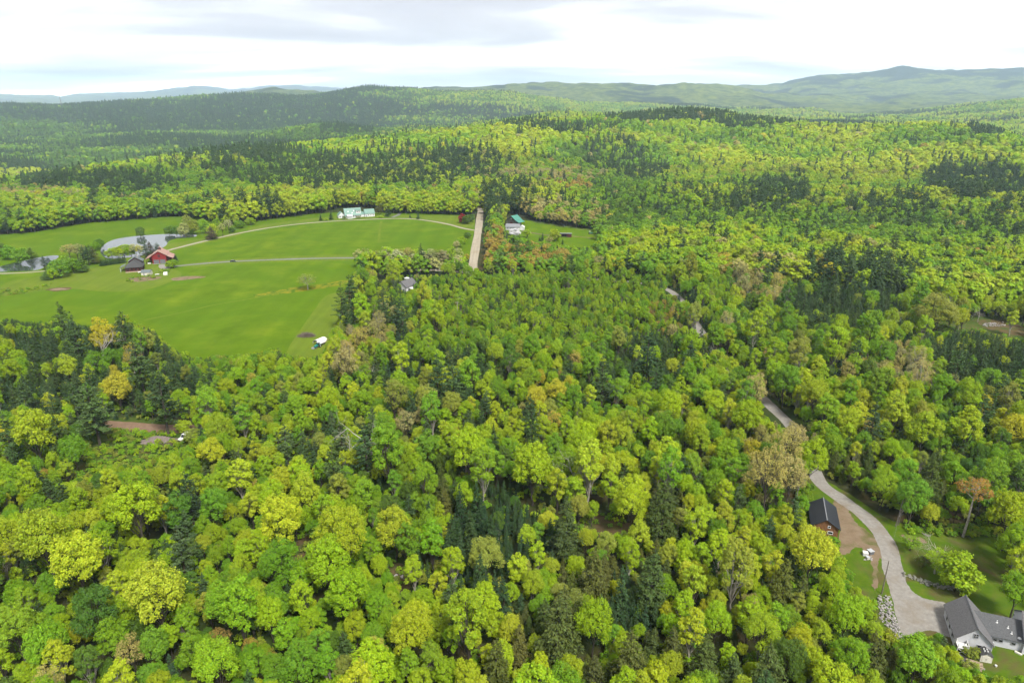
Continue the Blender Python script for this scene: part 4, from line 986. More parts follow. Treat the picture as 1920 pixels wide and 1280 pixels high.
LOOK = dict(yellow='yellow-green', lime='lime-green', green='fresh green', deep='dark green', rust='rusty orange', tan='tan budding', olive='olive-green', gold='golden', pale='pale budding', pine='blue-green', spruce='blackish green', hemlock='olive-dark', brownhem='brownish', red='dark red', white='white-blossomed', purple='purplish dark', hedge='dark clipped')
NOUN = dict(leafy='broadleaf tree', slim='slender broadleaf tree', sparse='thinly leafed tree', pine='white pine', spruce='pointed spruce', hemlock='feathery hemlock')
SHORT = dict(leafy='broadleaf', slim='slender tree', sparse='thin crown', pine='pine', spruce='spruce', hemlock='hemlock')
NAME = dict(leafy='broadleaf_tree', slim='slender_tree', sparse='budding_tree', pine='pine_tree', spruce='spruce_tree', hemlock='hemlock_tree')
def place_label(X, Y, Hm, Rm, i):
    for txt, (mx, my), rr in MARKS:
        if math.hypot(X - mx, Y - my) < rr: return txt
    px, py = cx[i], cy[i]
    if py > 1060: return "below the brown gaps" if px > 700 else "on the yellow-crowned slope"
    if py > 860: return "between yellow slope and young spruces" if px < 780 else "around the young spruces"
    if px < 420: return "at the wood edge below the hay field"
    if px > 1400: return "in the wood beyond the gravel lane"
    return "in the wood before the dirt road"
cnt = 0
PK = np.where(pick)[0]
used = np.zeros(len(TREES), bool)
for i in np.where(pick)[0]:
    kd, X, Y, Z, Hm, Rm, tc, tn, rot = TREES[i]
    base = 'bushy' if (kd == 'leafy' and SOLO_FIRST <= i < SOLO_LAST) else kd
    if tn == 'hedge': lab, nm, grp = "dark clipped evergreen shrub of the hedge beside the dark house", 'hedge_shrub', 'hedge shrubs beside the dark house'
    else:
        small = Hm < 4.5
        noun = 'shrub' if small and kd in ('leafy', 'sparse', 'slim') else NOUN[kd]
        q = PK[np.argsort((arr[PK, 0] - X)**2 + (arr[PK, 1] - Y)**2)[1:]]
        nb = next((TREES[w] for w in q[:6] if TREES[w][7] != tn and TREES[w][7] != 'hedge'), None)
        near_ = " by %s %s" % (LOOK[nb[7]], SHORT[nb[0]]) if nb and not small and math.hypot(nb[1] - X, nb[2] - Y) < 16 else ""
        size_ = 'small ' if Hm < 8 and not small else ('large ' if Rm > 4.7 else ('tall ' if Hm > 17.5 else ''))
        lab = "%s%s %s%s %s" % (size_, LOOK[tn], noun, near_, place_label(X, Y, Hm, Rm, i))
        if len(lab.split()) > 16: lab = lab.replace(near_, "", 1) if near_ else lab
        nm = 'shrub' if noun == 'shrub' else NAME[kd]; grp = lab
    pl = PRO['shrub'] if nm == 'shrub' else PRO[base]
    tr, cr, pi_, H0, R0 = pl[int(hr.integers(len(pl)))]
    e = empty(nm, (X, Y, Z), rot, lab, 'shrub' if nm in ('shrub', 'hedge_shrub') else 'tree', grp)
    e.scale = (Rm / R0, Rm / R0, Hm / H0)
    t_ = link('trunk', tr, e); c_ = link('crown', cr, e); c_["tint"] = tc
    used[i] = True; cnt += 1
print("individual trees", cnt, "near trees", len(TREES))

# ------------------------------------------------------------------ the forest: all other trees, one countless mass
PTS, IDX, ROT, SCL, TIN = [], [], [], [], []
fr_ = np.random.default_rng(21)
def fadd(kind, x, y, z, Hm, Rm, tc, rot):
    pl = PRO[kind]; _, _, i, H0, R0 = pl[int(fr_.integers(len(pl)))]
    PTS.append((x, y, z)); IDX.append(i); ROT.append((0, 0, rot)); SCL.append((Rm / R0, Rm / R0, Hm / H0)); TIN.append(tc)
for i, t in enumerate(TREES):
    if used[i]: continue
    fadd(t[0], t[1], t[2], t[3], t[4], t[5], t[6], t[8])
# middle and far distance on a jittered grid, only where the ground can be seen
HOR = {}
def visible(X, Y, Z, Ht):
    """slope of the tree top against the highest ground in front of it"""
    a = np.arctan2(X, Y); r = np.hypot(X, Y)
    ia = np.clip(np.rint((a - AZ[0]) / (AZ[1] - AZ[0])).astype(int), 0, len(AZ) - 1)
    sl = (ZT + np.where(GR > 300, 9.0, 0) - H) / np.maximum(GR, 1.0)
    run = np.maximum.accumulate(sl, axis=1)
    j = np.clip(np.searchsorted(RS, r * .985) - 1, 0, len(RS) - 1)
    return (Z + Ht - H) / r > run[ia, j] - 0.004
def belt(r0, r1, sp, seed, amax=.74):
    r = np.random.default_rng(seed)
    nx = int(2 * r1 * math.sin(amax) / sp); ny = int(r1 / sp)
    gx, gy = np.meshgrid((np.arange(nx) - nx / 2) * sp, np.arange(ny) * sp)
    X = gx.ravel() + r.uniform(-.46, .46, gx.size) * sp; Y = gy.ravel() + r.uniform(-.46, .46, gx.size) * sp
    R_ = np.hypot(X, Y); A = np.arctan2(X, Y)
    k = (R_ > r0) & (R_ < r1) & (np.abs(A) < amax)
    X, Y = X[k], Y[k]; Z = ground_z(X, Y)
    k = visible(X, Y, Z, 16.0)
    return X[k], Y[k], Z[k], r
for (r0, r1, sp, lod, grow, seed) in ((NEAR, 760, 5.3, 'mid', 1.0, 31), (760, 1250, 6.6, 'mid', 1.16, 32), (1250, 2100, 8.2, 'far', 1.18, 33), (2100, 3600, 10, 'far', 1.22, 34), (3600, 5700, 13.5, 'far', 1.5, 35)):
    X, Y, Z, r = belt(r0, r1, sp, seed)
    cn = fbm(X / (260 if r0 < 2000 else 420), Y / (260 if r0 < 2000 else 300), 5, 5); pn = fbm(X / 130, Y / 130, 9, 4)
    hs = r.uniform(.66, 1.28, len(X)) * grow
    bl = blocked(X, Y, Z, 15 * hs, 4.4 * hs) if r0 < 1200 else np.zeros(len(X), bool)
    px, py = pj(X, Y, Z + 9)
    sk, st_ = species(px, py, r, cn, pn, .84 if r0 < 1250 else .92)
    for i in np.where(~bl)[0]:
        if r0 >= 2000:
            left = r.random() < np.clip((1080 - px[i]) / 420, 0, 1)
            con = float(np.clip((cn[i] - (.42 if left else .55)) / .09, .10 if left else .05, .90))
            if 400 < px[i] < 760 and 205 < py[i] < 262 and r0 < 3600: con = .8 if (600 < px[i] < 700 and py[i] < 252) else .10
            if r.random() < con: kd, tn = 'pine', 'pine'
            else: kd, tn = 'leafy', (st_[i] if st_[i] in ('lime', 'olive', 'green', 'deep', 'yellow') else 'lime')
            if left: tn = dict(yellow='green', lime='deep', green='deep', olive='deep').get(tn, tn) if r.random() < .95 else tn  # left hillside: besides its many conifers, cloud shade is put into the leaf tints
        else:
            kd, tn = sk[i], st_[i]
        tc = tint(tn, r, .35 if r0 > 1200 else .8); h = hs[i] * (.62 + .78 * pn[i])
        if kd in ('pine', 'hemlock'): kk, Hm, Rm = 'pine_' + lod, 18.5 * h, 3.9 * h
        elif kd == 'spruce': kk, Hm, Rm = ('spruce_mid' if lod == 'mid' else 'pine_far'), 14.0 * h, 2.5 * h
        elif kd == 'sparse' and lod == 'mid': kk, Hm, Rm = 'sparse_mid', 14.5 * h, 4.2 * h
        else: kk, Hm, Rm = 'leafy_' + lod, 14.5 * h * r.uniform(.9, 1.1), 4.3 * h * r.uniform(.85, 1.2)
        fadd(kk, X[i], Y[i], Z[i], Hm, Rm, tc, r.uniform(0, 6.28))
def scatter_object(name, label):
    me = bpy.data.meshes.new(name)
    me.vertices.add(len(PTS)); me.vertices.foreach_set("co", np.asarray(PTS, np.float32).ravel())
    for nm, ty, dat, fld in (("idx", 'INT', np.asarray(IDX, np.int32), "value"), ("rot", 'FLOAT_VECTOR', np.asarray(ROT, np.float32), "vector"),
                             ("scl", 'FLOAT_VECTOR', np.asarray(SCL, np.float32), "vector"), ("tint", 'FLOAT_VECTOR', np.asarray(TIN, np.float32), "vector")):
        at = me.attributes.new(nm, ty, 'POINT'); at.data.foreach_set(fld, dat.ravel())
    me.update()
    o = tag(link(name, me), label, None, None, "stuff")
    ng = bpy.data.node_groups.new(name + "_scatter", 'GeometryNodeTree')
    ng.interface.new_socket("Geometry", in_out='INPUT', socket_type='NodeSocketGeometry')
    ng.interface.new_socket("Geometry", in_out='OUTPUT', socket_type='NodeSocketGeometry')
    N, L = ng.nodes, ng.links
    gi, go = N.new("NodeGroupInput"), N.new("NodeGroupOutput")
    ci = N.new("GeometryNodeCollectionInfo"); ci.inputs["Collection"].default_value = PC
    ci.inputs["Separate Children"].default_value = True; ci.inputs["Reset Children"].default_value = True
    ip = N.new("GeometryNodeInstanceOnPoints"); ip.inputs["Pick Instance"].default_value = True
    def named(nm, ty):
        a = N.new("GeometryNodeInputNamedAttribute"); a.data_type = ty; a.inputs["Name"].default_value = nm; return a.outputs["Attribute"]
    L.new(gi.outputs[0], ip.inputs["Points"]); L.new(ci.outputs[0], ip.inputs["Instance"])
    L.new(named("idx", 'INT'), ip.inputs["Instance Index"])
    L.new(named("rot", 'FLOAT_VECTOR'), ip.inputs["Rotation"]); L.new(named("scl", 'FLOAT_VECTOR'), ip.inputs["Scale"])
    L.new(ip.outputs[0], go.inputs[0])
    md = o.modifiers.new("scatter", 'NODES'); md.node_group = ng
    return o
print("forest instances", len(PTS))
scatter_object("forest", "mixed spring forest covering the land out to the hills")
# undergrowth between the trunks and on the clearings
PTS, IDX, ROT, SCL, TIN = [], [], [], [], []
ur = np.random.default_rng(77)
n = 9000
rad = np.sqrt(ur.uniform(75**2, 430**2, n)); a = ur.uniform(-.74, .74, n)
UX, UY = rad * np.sin(a), rad * np.cos(a)
ub = blocked(UX, UY, 0 * UX, 2.0 + 0 * UX, 1.2 + 0 * UX)
for x, y, b in zip(UX, UY, ub):
    if b: continue
    s = ur.uniform(.35, 1.0)
    fadd('shrub', x, y, 0, 3.4 * s, 2.0 * s, tint('lime' if ur.random() < .35 else ('green' if ur.random() < .6 else 'olive'), ur), ur.uniform(0, 6.28))
for poly, cnt_ in (([(1092, 964), (1125, 960), (1200, 988), (1205, 1005), (1140, 1008), (1092, 995)], 26), ([(545, 1008), (600, 1008), (605, 1055), (560, 1062)], 16), ([(725, 1055), (768, 1058), (772, 1105), (738, 1105)], 14), ([(670, 850), (712, 850), (712, 885), (672, 885)], 26), ([(150, 845), (230, 825), (350, 828), (360, 850), (300, 880), (170, 900)], 260), ([(205, 806), (330, 812), (340, 818), (250, 826), (205, 822)], 80), ([(0, 545), (60, 540), (100, 530), (95, 538), (40, 552), (0, 556)], 60), ([(1690, 615), (1780, 610), (1860, 640), (1700, 640)], 90), ([(1690, 985), (1860, 985), (1870, 1010), (1700, 1003)], 60), ([(296, 507), (318, 505), (320, 510), (298, 512)], 14), ([(232, 516), (305, 518), (300, 524), (236, 530)], 26), ([(1505, 990), (1570, 1015), (1600, 1090), (1560, 1080)], 40)):
    xs, ys = [p[0] for p in poly], [p[1] for p in poly]
    k = 0
    while k < cnt_:
        qx, qy = ur.uniform(min(xs), max(xs)), ur.uniform(min(ys), max(ys))
        if not inside(poly, qx, qy): continue
        x, y = gp(qx, qy); s = ur.uniform(.2, .62); k += 1
        fadd('shrub', x, y, 0, 3.2 * s, 2.1 * s, tint('green' if ur.random() < .5 else ('lime' if ur.random() < .5 else 'olive'), ur), ur.uniform(0, 6.28))
scatter_object("undergrowth", "low shrubs and saplings under the trees and on the clearings")

# ------------------------------------------------------------------ buildings
def window(parent, face, plane, u, z, w, h, frame=None, mull=False, depth=.10):
    """framed window standing a little proud of a wall; face 'x+','x-','y+','y-' in the parent's axes"""
    frame = frame or M['white']; t = min(.12, w * .14)
    fr, pn = MB(), MB()
    bars = [(-w/2, w/2, -h/2, -h/2 + t), (-w/2, w/2, h/2 - t, h/2), (-w/2, -w/2 + t, -h/2 + t, h/2 - t), (w/2 - t, w/2, -h/2 + t, h/2 - t)]
    if mull: bars += [(-t/2, t/2, -h/2 + t, h/2 - t), (-w/2 + t, -t/2, -t/2, t/2), (t/2, w/2 - t, -t/2, t/2)]
    for a, b, c, d in bars: fr.box(a, b, -depth, .02, c, d)
    pn.box(-w/2 + t * .8, w/2 - t * .8, -depth * .45, .01, -h/2 + t * .8, h/2 - t * .8)
    loc, rz = {'y-': ((u, plane, z), 0), 'y+': ((u, plane, z), math.pi), 'x-': ((plane, u, z), -math.pi/2), 'x+': ((plane, u, z), math.pi/2)}[face]
    wo = fr.build('window', frame, parent, loc, (0, 0, rz)); pn.build('pane', M['glass'], wo)
    return wo
def walls(parent, x0, x1, y0, y1, eave, ridge, along, mat, name='wall'):
    m = MB()
    if along == 'y': m.prism([(x0, -.4), (x1, -.4), (x1, eave), ((x0 + x1)/2, ridge), (x0, eave)], y0, y1, 'y')
    else: m.prism([(y0, -.4), (y1, -.4), (y1, eave), ((y0 + y1)/2, ridge), (y0, eave)], x0, x1, 'x')
    return m.build(name, mat, parent)
def roof(parent, x0, x1, y0, y1, eave, ridge, along, mat, oh=.45, th=.18, name='roof', lift=.06):
    m = MB()
    if along == 'y':
        c = (x0 + x1)/2; k = (ridge - eave)/((x1 - x0)/2); e = eave - k * oh + lift + th; R = ridge + lift + th
        m.slab([(x0 - oh, y0 - oh, e), (c, y0 - oh, R), (c, y1 + oh, R), (x0 - oh, y1 + oh, e)], th)
        m.slab([(c, y0 - oh, R), (x1 + oh, y0 - oh, e), (x1 + oh, y1 + oh, e), (c, y1 + oh, R)], th)
    else:
        c = (y0 + y1)/2; k = (ridge - eave)/((y1 - y0)/2); e = eave - k * oh + lift + th; R = ridge + lift + th
        m.slab([(x0 - oh, y0 - oh, e), (x1 + oh, y0 - oh, e), (x1 + oh, c, R), (x0 - oh, c, R)], th)
        m.slab([(x0 - oh, c, R), (x1 + oh, c, R), (x1 + oh, y1 + oh, e), (x0 - oh, y1 + oh, e)], th)
    return m.build(name, mat, parent)
def plate(parent, pts, th, name, mat): 
    m = MB(); m.slab(pts, th); return m.build(name, mat, parent)
def bx(parent, name, mat, *b):
    m = MB(); m.box(*b); return m.build(name, mat, parent)
def door(parent, face, plane, u, w, h, mat, knob=True):
    loc, rz = {'y-': ((u, plane, h/2), 0), 'x-': ((plane, u, h/2), -math.pi/2), 'x+': ((plane, u, h/2), math.pi/2), 'y+': ((u, plane, h/2), math.pi)}[face]
    m = MB(); m.box(-w/2, w/2, -.06, .02, -h/2, h/2); d = m.build('door', mat, parent, loc, (0, 0, rz))
    if knob: k = MB(); k.box(w*.36, w*.42, -.12, -.05, -.06, .06); k.build('handle', M['grey_metal'], d)
    return d

# grey house with solar panels
RZ = math.radians(-20.5)
ux, uy = np.array([math.cos(RZ), math.sin(RZ)]), np.array([-math.sin(RZ), math.cos(RZ)])
fl, frr = np.array(gp(1788, 1214)), np.array(gp(1855, 1227))
gc = (fl + frr)/2 + uy * 5.5
gh = empty("grey_house", (gc[0], gc[1], 0), RZ, "pale grey house with shingle roofs and solar panels beside gravel yard", "house")
walls(gh, -3.5, 3.5, -5.5, 5.5, 3.0, 6.4, 'y', M['siding'])
walls(gh, 3.52, 10.4, -1.7, 5.7, 2.9, 5.5, 'x', M['siding'])
walls(gh, 10.42, 20.0, -2.4, 6.8, 4.6, 8.0, 'x', M['siding'])
rf = roof(gh, -3.5, 3.5, -5.5, 5.5, 3.0, 6.4, 'y', M['shingle'])
bx(rf, 'ridge_cap', M['shingle_dark'], -.12, .12, -5.95, 5.95, 6.60, 6.68)
m = MB(); k_ = (5.5 - 2.9)/3.7; e_ = 2.9 - k_*.45 + .24
m.slab([(3.2, -2.15, e_), (10.38, -2.15, e_), (10.38, 2.0, 5.74), (-.2, 2.0, 5.74)], .18); m.slab([(-.2, 2.0, 5.74), (10.38, 2.0, 5.74), (10.38, 6.15, e_), (3.2, 6.15, e_)], .18)
wr_ = m.build('roof', M['shingle_dark'], gh)
tr_ = roof(gh, 10.42, 20.0, -2.4, 6.8, 4.6, 8.0, 'x', M['shingle'])
for x, y in ((5.4, .6), (7.5, 0.0), (8.1, -.9)):
    m = MB(); z = e_ + (y + 2.15) * k_; m.tube((x, y, z - .1), (x, y, z + .55), .12, .10, 8); m.tube((x, y, z - .02), (x, y, z + .08), .26, .16, 8); m.build('vent_pipe', M['white'], wr_)
m = MB()
for i in range(5): m.tube((9.6, -1.35, 3.25 + i*.07), (9.6, -1.35, 3.32 + i*.07), .42*math.cos(i*.3), .42*math.cos((i+1)*.3), 12)
m.build('roof_vent', M['white'], wr_)
# solar panels: one object for each module
kk = (8.0 - 4.6)/4.6; pm = MB(); pm.box(-.49, .49, -.56, .56, 0, .05); pmd = pm.data('solar_panel', M['alu'])
pc = MB(); pc.box(-.44, .44, -.51, .51, .045, .062); pcd = pc.data('cells', M['solar'])
for i in range(7):
    for j in range(4):
        y = -1.75 + j * 1.0; z = 4.6 + (y + 2.4) * kk + .34
        p = link('solar_panel', pmd, tr_, (11.0 + i * 1.07, y, z), (math.atan(kk), 0, 0), (1.0, .96, 1)); link('cells', pcd, p)
ch = bx(gh, 'chimney', M['brick'], 11.1, 11.8, 2.9, 3.6, 6.0, 9.0); bx(ch, 'chimney_cap', M['stone'], 11.0, 11.9, 2.8, 3.7, 9.0, 9.15)
window(gh, 'y-', -5.52, .05, 4.4, 1.0, 1.15, M['trim'], True); window(gh, 'y-', -5.52, -1.3, 1.7, .95, 1.1, M['trim']); window(gh, 'y-', -5.52, 1.15, 1.7, .95, 1.1, M['trim'])
for u in (5.1, 6.2, 8.7): window(gh, 'y-', -1.72, u, 1.7, .95, .75, M['trim'])
window(gh, 'y-', -2.42, 11.8, 3.5, 1.1, 1.1); window(gh, 'y-', -2.42, 14.9, 3.5, 1.1, 1.1)
for u in (-3.0, -.2, 2.6): window(gh, 'x-', -3.52, u, 1.5, 1.3, 1.6)
window(gh, 'x-', 10.40, 6.2, 3.8, .5, 1.0)
for x0, x1, nm in ((-3.62, -3.5, 'corner_board'), (3.5, 3.62, 'corner_board')): bx(gh, nm, M['siding'], x0, x1, -5.62, -5.45, -.2, 2.9)
bx(gh, 'trim_board', M['siding'], -.9, -.8, -5.53, -5.49, 0.1, 5.3)
# white deck on stilts at the gable end
dk = empty("deck", tuple(gc + ux * -2.35 + uy * -6.55) + (0,), RZ, "small white raised deck with crossed braces at the grey gable", "deck")
bx(dk, 'platform', M['wood_deck'], -1.05, 1.05, -.98, .98, 1.7, 1.85)
for sx in (-1, 1):
    for sy in (-1, 1): bx(dk, 'post', M['white'], sx*1.0 - .07, sx*1.0 + .07, sy*.9 - .07, sy*.9 + .07, -.2, 2.75)
for s in (-1, 1):
    m = MB(); m.tube((-.95*s, -.92, .15), (.95*s, -.92, 1.6), .06); m.build('brace', M['white'], dk)
for y in (-.9,): bx(dk, 'railing', M['white'], -1.05, 1.05, y - .05, y + .05, 2.6, 2.72); 
for x in (-1.0, 1.0): bx(dk, 'railing', M['white'], x - .05, x + .05, -.85, .85, 2.6, 2.72)
# small white shed
sc_ = np.array(gp(1846, 1239)) + uy * .75
sh = empty("garden_shed", (sc_[0], sc_[1], 0), RZ + .08, "tiny white garden shed with black roof below the grey gable", "shed")
walls(sh, -1.15, 1.15, -1.1, 1.1, 1.7, 2.35, 'y', M['cream']); r_ = roof(sh, -1.15, 1.15, -1.1, 1.1, 1.7, 2.35, 'y', M['dark_shingle2'], .15, .08)
for x in (-.35, .25):
    for y in (-.3, .35):
        bx(r_, 'skylight', M['white'], x - .1, x + .1, y - .14, y + .14, 2.2, 2.56)
for x in (-.42, .42):
    d = bx(sh, 'door', M['cream'], x - .40, x + .40, -1.14, -1.09, .05, 1.6); bx(d, 'handle', M['grey_metal'], x*.25 - .03, x*.25 + .03, -1.2, -1.13, .8, .95)
# gas tank
tc_ = gc + ux * 4.3 + uy * -2.5
gt = empty("gas_tank", (tc_[0], tc_[1], 0), RZ, "upright white gas tank at the inner corner of the grey house", "tank")
m = MB()
prof = [(0, .25), (.45, .35), (.5, .5), (.5, 1.35), (.42, 1.55), (.15, 1.66)]
for (a, b), (c, d) in zip(prof[:-1], prof[1:]): m.tube((0, 0, b), (0, 0, d), max(a, .02), c, 14)
m.build('vessel', M['white'], gt, smooth=True); m = MB(); m.tube((0, 0, -.1), (0, 0, .3), .42, .42, 12); m.build('foot_ring', M['white'], gt); m = MB(); m.tube((0, 0, 1.6), (0, 0, 1.8), .16, .16, 10); m.build('valve_cap', M['white'], gt)
# stacked logs
lp = empty("log_pile", gp(1826, 1247) + (0,), math.radians(-30), "pile of cut pale logs on the grass below the grey gable", "logs")
for r_i in range(3):
    for q in range(7 - r_i):
        m = MB(); y = (q - (7 - r_i)/2) * .36 + random.uniform(-.05, .05); m.tube((-1.2 + random.uniform(-.5, .3), y, .17 + r_i*.30), (1.2 + random.uniform(-.3, .5), y + random.uniform(-.12, .12), .17 + r_i*.30), random.uniform(.14, .19), random.uniform(.12, .17), 8); m.build('log', M['log'], lp)
tag(MB().tube((0, 0, -.05), (0, 0, .4), .2, .26, 10).build('bucket', M['white'], None, gp(1867, 1249) + (0,)), "white bucket standing alone on the grass", "bucket")
tag(MB().box(-.7, .7, -.25, .25, -.05, .35).build('plank_stack', M['cream'], None, gp(1909, 1225) + (0,), (0, 0, -.9)), "short stack of pale planks beside the grey house wall", "planks")

# wooden barn with black roof
BZ = math.radians(-18.4); bux, buy = np.array([math.cos(BZ), math.sin(BZ)]), np.array([-math.sin(BZ), math.cos(BZ)])
bc = np.array(gp(1570, 1008)) - bux * 3.45 + buy * 5.7
bn = empty("wooden_barn", (bc[0], bc[1], 0), BZ, "small orange-brown board barn with black metal roof beside bare soil", "barn")
walls(bn, -3.45, 3.45, -5.7, 5.7, 3.0, 5.3, 'y', M['barn_wood'])
r_ = roof(bn, -3.45, 3.45, -5.7, 5.7, 3.0, 5.3, 'y', M['black_roof'], .5, .14); bx(r_, 'ridge_cap', M['grey_metal'], -.13, .13, -6.22, 6.22, 5.46, 5.53)
window(bn, 'y-', -5.72, .9, 3.1, .8, .8, M['white']); window(bn, 'y-', -5.72, 1.4, 1.3, 1.4, .9, M['white'])
for u in (-3.6, -1.6, .4, 2.4): bx(bn, 'batten', M['barn_wood'], 3.45, 3.5, u - .06, u + .06, 0, 2.9)
d = bx(bn, 'sliding_door', M['barn_wood'], 3.46, 3.56, 2.8, 5.2, .05, 2.6); bx(d, 'rail', M['grey_metal'], 3.47, 3.6, 2.2, 5.5, 2.62, 2.7)

# red barn
rl_, rr_ = np.array(gp(286, 495)), np.array(gp(314, 493.4)); RB = math.radians(17)
rvx, rvy = np.array([math.cos(RB), math.sin(RB)]), np.array([-math.sin(RB), math.cos(RB)])
rc = (rl_ + rr_)/2 + rvy * 6.5
rb = empty("red_barn", (rc[0], rc[1], 0), RB, "red barn with faded roof, side lean-tos and ridge cupola", "barn")
walls(rb, -4.9, 4.9, -6.5, 6.5, 6.4, 9.4, 'y', M['red_boards'])
r_ = roof(rb, -4.9, 4.9, -6.5, 6.5, 6.4, 9.4, 'y', M['rose_roof'], .7, .25)
cu = bx(r_, 'cupola', M['brown_red'], -.8, .8, .2, 1.8, 9.2, 10.9); roof(cu, -.8, .8, .2, 1.8, 10.9, 11.6, 'y', M['rose_roof'], .25, .1, 'cupola_roof')
for s in (-1, 1):
    a, b = s * 4.95, s * 9.6
    plate(rb, [(a, -6.6, 6.1), (b, -6.6, 3.9), (b, 6.6, 3.9), (a, 6.6, 6.1)][::s], .22, 'lean_to_roof', M['rose_roof'])
    for y in (-6.2, 0, 6.2): bx(rb, 'post', M['brown_red'], b - s*.5 - .12, b - s*.5 + .12, y - .12, y + .12, -.2, 3.95)
    bx(rb, 'lean_to_wall', M['red_boards'], min(a, b - s*.4), max(a, b - s*.4), 6.1, 6.3, -.2, 3.9)
for u in (-2.2, 2.2):
    d = bx(rb, 'garage_door', M['grey_stuff'], u - 1.9, u + 1.9, -6.6, -6.48, .05, 3.1); bx(d, 'door_rib', M['trim'], u - 1.9, u + 1.9, -6.64, -6.6, 1.5, 1.6)
bx(rb, 'loft_door', M['brown_red'], -.8, .8, -6.58, -6.48, 4.9, 7.0); bx(rb, 'concrete_step', M['stone'], -5.2, 5.2, -7.4, -6.65, -.2, .12)
bx(rb, 'water_trough', M['white'], -8.6, -6.4, -5.6, -4.6, 0, .8)

# dark house with hipped roof
DL, DR = np.array(gp(236, 511)), np.array(gp(267, 508)); DZ = math.radians(20)
dvx, dvy = np.array([math.cos(DZ), math.sin(DZ)]), np.array([-math.sin(DZ), math.cos(DZ)])
dc = (DL + DR)/2 + dvy * 5.5
dh = empty("dark_house", (dc[0], dc[1], 0), DZ, "dark red house with hipped charcoal roof next to the red barn", "house")
bx(dh, 'wall', M['brown_red'], -5.3, 5.3, -5.5, 5.5, -.3, 3.2)
m = MB(); m.add([(-6, -6.2, 3.1), (6, -6.2, 3.1), (6, 6, 3.1), (-6, 6, 3.1), (0, -1.5, 7.4), (0, 6, 7.4), (-6, -6.2, 3.3), (6, -6.2, 3.3), (6, 6, 3.3), (-6, 6, 3.3)], [(6, 7, 4), (7, 8, 5, 4), (8, 9, 5), (9, 6, 4, 5), (3, 2, 1, 0), (0, 1, 7, 6), (1, 2, 8, 7), (2, 3, 9, 8), (3, 0, 6, 9)])
m.build('hip_roof', M['dark_shingle2'], dh)
walls(dh, -4.6, 4.6, 6.02, 13, 5.2, 8.2, 'y', M['brown_red'], 'rear_wall'); roof(dh, -4.6, 4.6, 6.02, 13, 5.2, 8.2, 'y', M['slate'], .5, .2, 'rear_roof')
plate(dh, [(-9.2, -3.6, 3.0), (-5.9, -3.6, 4.4), (-5.9, 5, 4.4), (-9.2, 5, 3.0)], .2, 'porch_roof', M['slate'])
for y in (-3.2, .5, 4.6): bx(dh, 'porch_post', M['white'], -9.0, -8.8, y - .1, y + .1, -.2, 2.95)
for u in (-3.6, -1.2, 1.4, 3.8): window(dh, 'y-', -5.52, u, 1.7, 1.3, 1.3, M['brown_red'])
bx(dh, 'deck', M['log'], -5.4, 5.4, -7.4, -5.56, -.1, .35); bx(dh, 'chimney', M['stone'], 1.2, 2.0, 8, 8.8, 6, 9.4)
def small_shed(px, py, rz, w, l, e, r, wall, rf_, label, cat='shed', name='shed', along='x'):
    X, Y = gp(px, py); s = empty(name, (X, Y, 0), rz, label, cat)
    walls(s, -w/2, w/2, -l/2, l/2, e, r, along, wall); roof(s, -w/2, w/2, -l/2, l/2, e, r, along, rf_, .3, .12)
    door(s, 'y-', -l/2 - .01, -w*.2, 1.0, min(2.0, e*.85), M['trim']); return s
small_shed(276, 515, .15, 6.0, 5.0, 2.3, 3.6, M['cream'], M['slate'], "cream shed with slate roof below the red barn")
bxs = [(263.5, 512, 1.6, 1.2, .9, 'white', "white garden table beside the dark house", 'garden_table', 'table'), (295, 516, 1.3, 1.0, .8, 'white', "white garden bench among the vegetable beds", 'garden_bench', 'bench')]
for px, py, a, b, c, mt, lab, nm, cat in bxs:
    t = empty(nm, gp(px, py) + (0,), random.uniform(0, 1), lab, cat)
    bx(t, 'top', M[mt], -a, a, -b, b, c - .1, c)
    for sx in (-1, 1):
        for sy in (-1, 1): bx(t, 'leg', M[mt], sx*a*.85 - .07, sx*a*.85 + .07, sy*b*.8 - .07, sy*b*.8 + .07, -.05, c - .1)
cd = empty('cold_frame', gp(310.5, 516) + (0,), .2, "tall white cold frame at the end of the garden", 'cold frame')
bx(cd, 'box', M['cream'], -1.2, 1.2, -.7, .7, -.05, .9); plate(cd, [(-1.3, -.8, .95), (1.3, -.8, .95), (1.3, .8, 2.2), (-1.3, .8, 2.2)], .1, 'lid', M['white']); bx(cd, 'back', M['white'], -1.2, 1.2, .62, .7, .9, 2.0)

# white farmhouse with green roofs
WL, WR = np.array(gp(650, 410)), np.array(gp(680, 407.6)); WZ = math.radians(23)
wvx, wvy = np.array([math.cos(WZ), math.sin(WZ)]), np.array([-math.sin(WZ), math.cos(WZ)])
wc = (WL + WR)/2 + wvy * 5 - wvx * 1.0
wh = empty("white_farmhouse", (wc[0], wc[1], 0), WZ, "white farmhouse with pale green metal roof, dormer and sun porch", "house")
walls(wh, -8.6, 8.2, -5, 5, 3.4, 9.6, 'x', M['white']); r_ = roof(wh, -8.6, 8.2, -5, 5, 3.4, 9.6, 'x', M['green_roof'], .5, .2)
walls(wh, -15, -8.62, -1.5, 5.5, 3.2, 6.4, 'y', M['white'], 'side_wing'); roof(wh, -15, -8.62, -1.5, 5.5, 3.2, 6.4, 'y', M['green_roof'], .4, .18, 'wing_roof')
dm = bx(r_, 'dormer', M['white'], 3.0, 7.6, -4.3, -.3, 4.6, 7.7); plate(dm, [(2.7, -4.7, 7.75), (7.9, -4.7, 7.75), (7.9, .3, 9.1), (2.7, .3, 9.1)], .15, 'dormer_roof', M['green_roof'])
for u in (4.3, 6.2): window(wh, 'y-', -4.32, u, 6.3, 1.3, 1.5, M['white'], True)
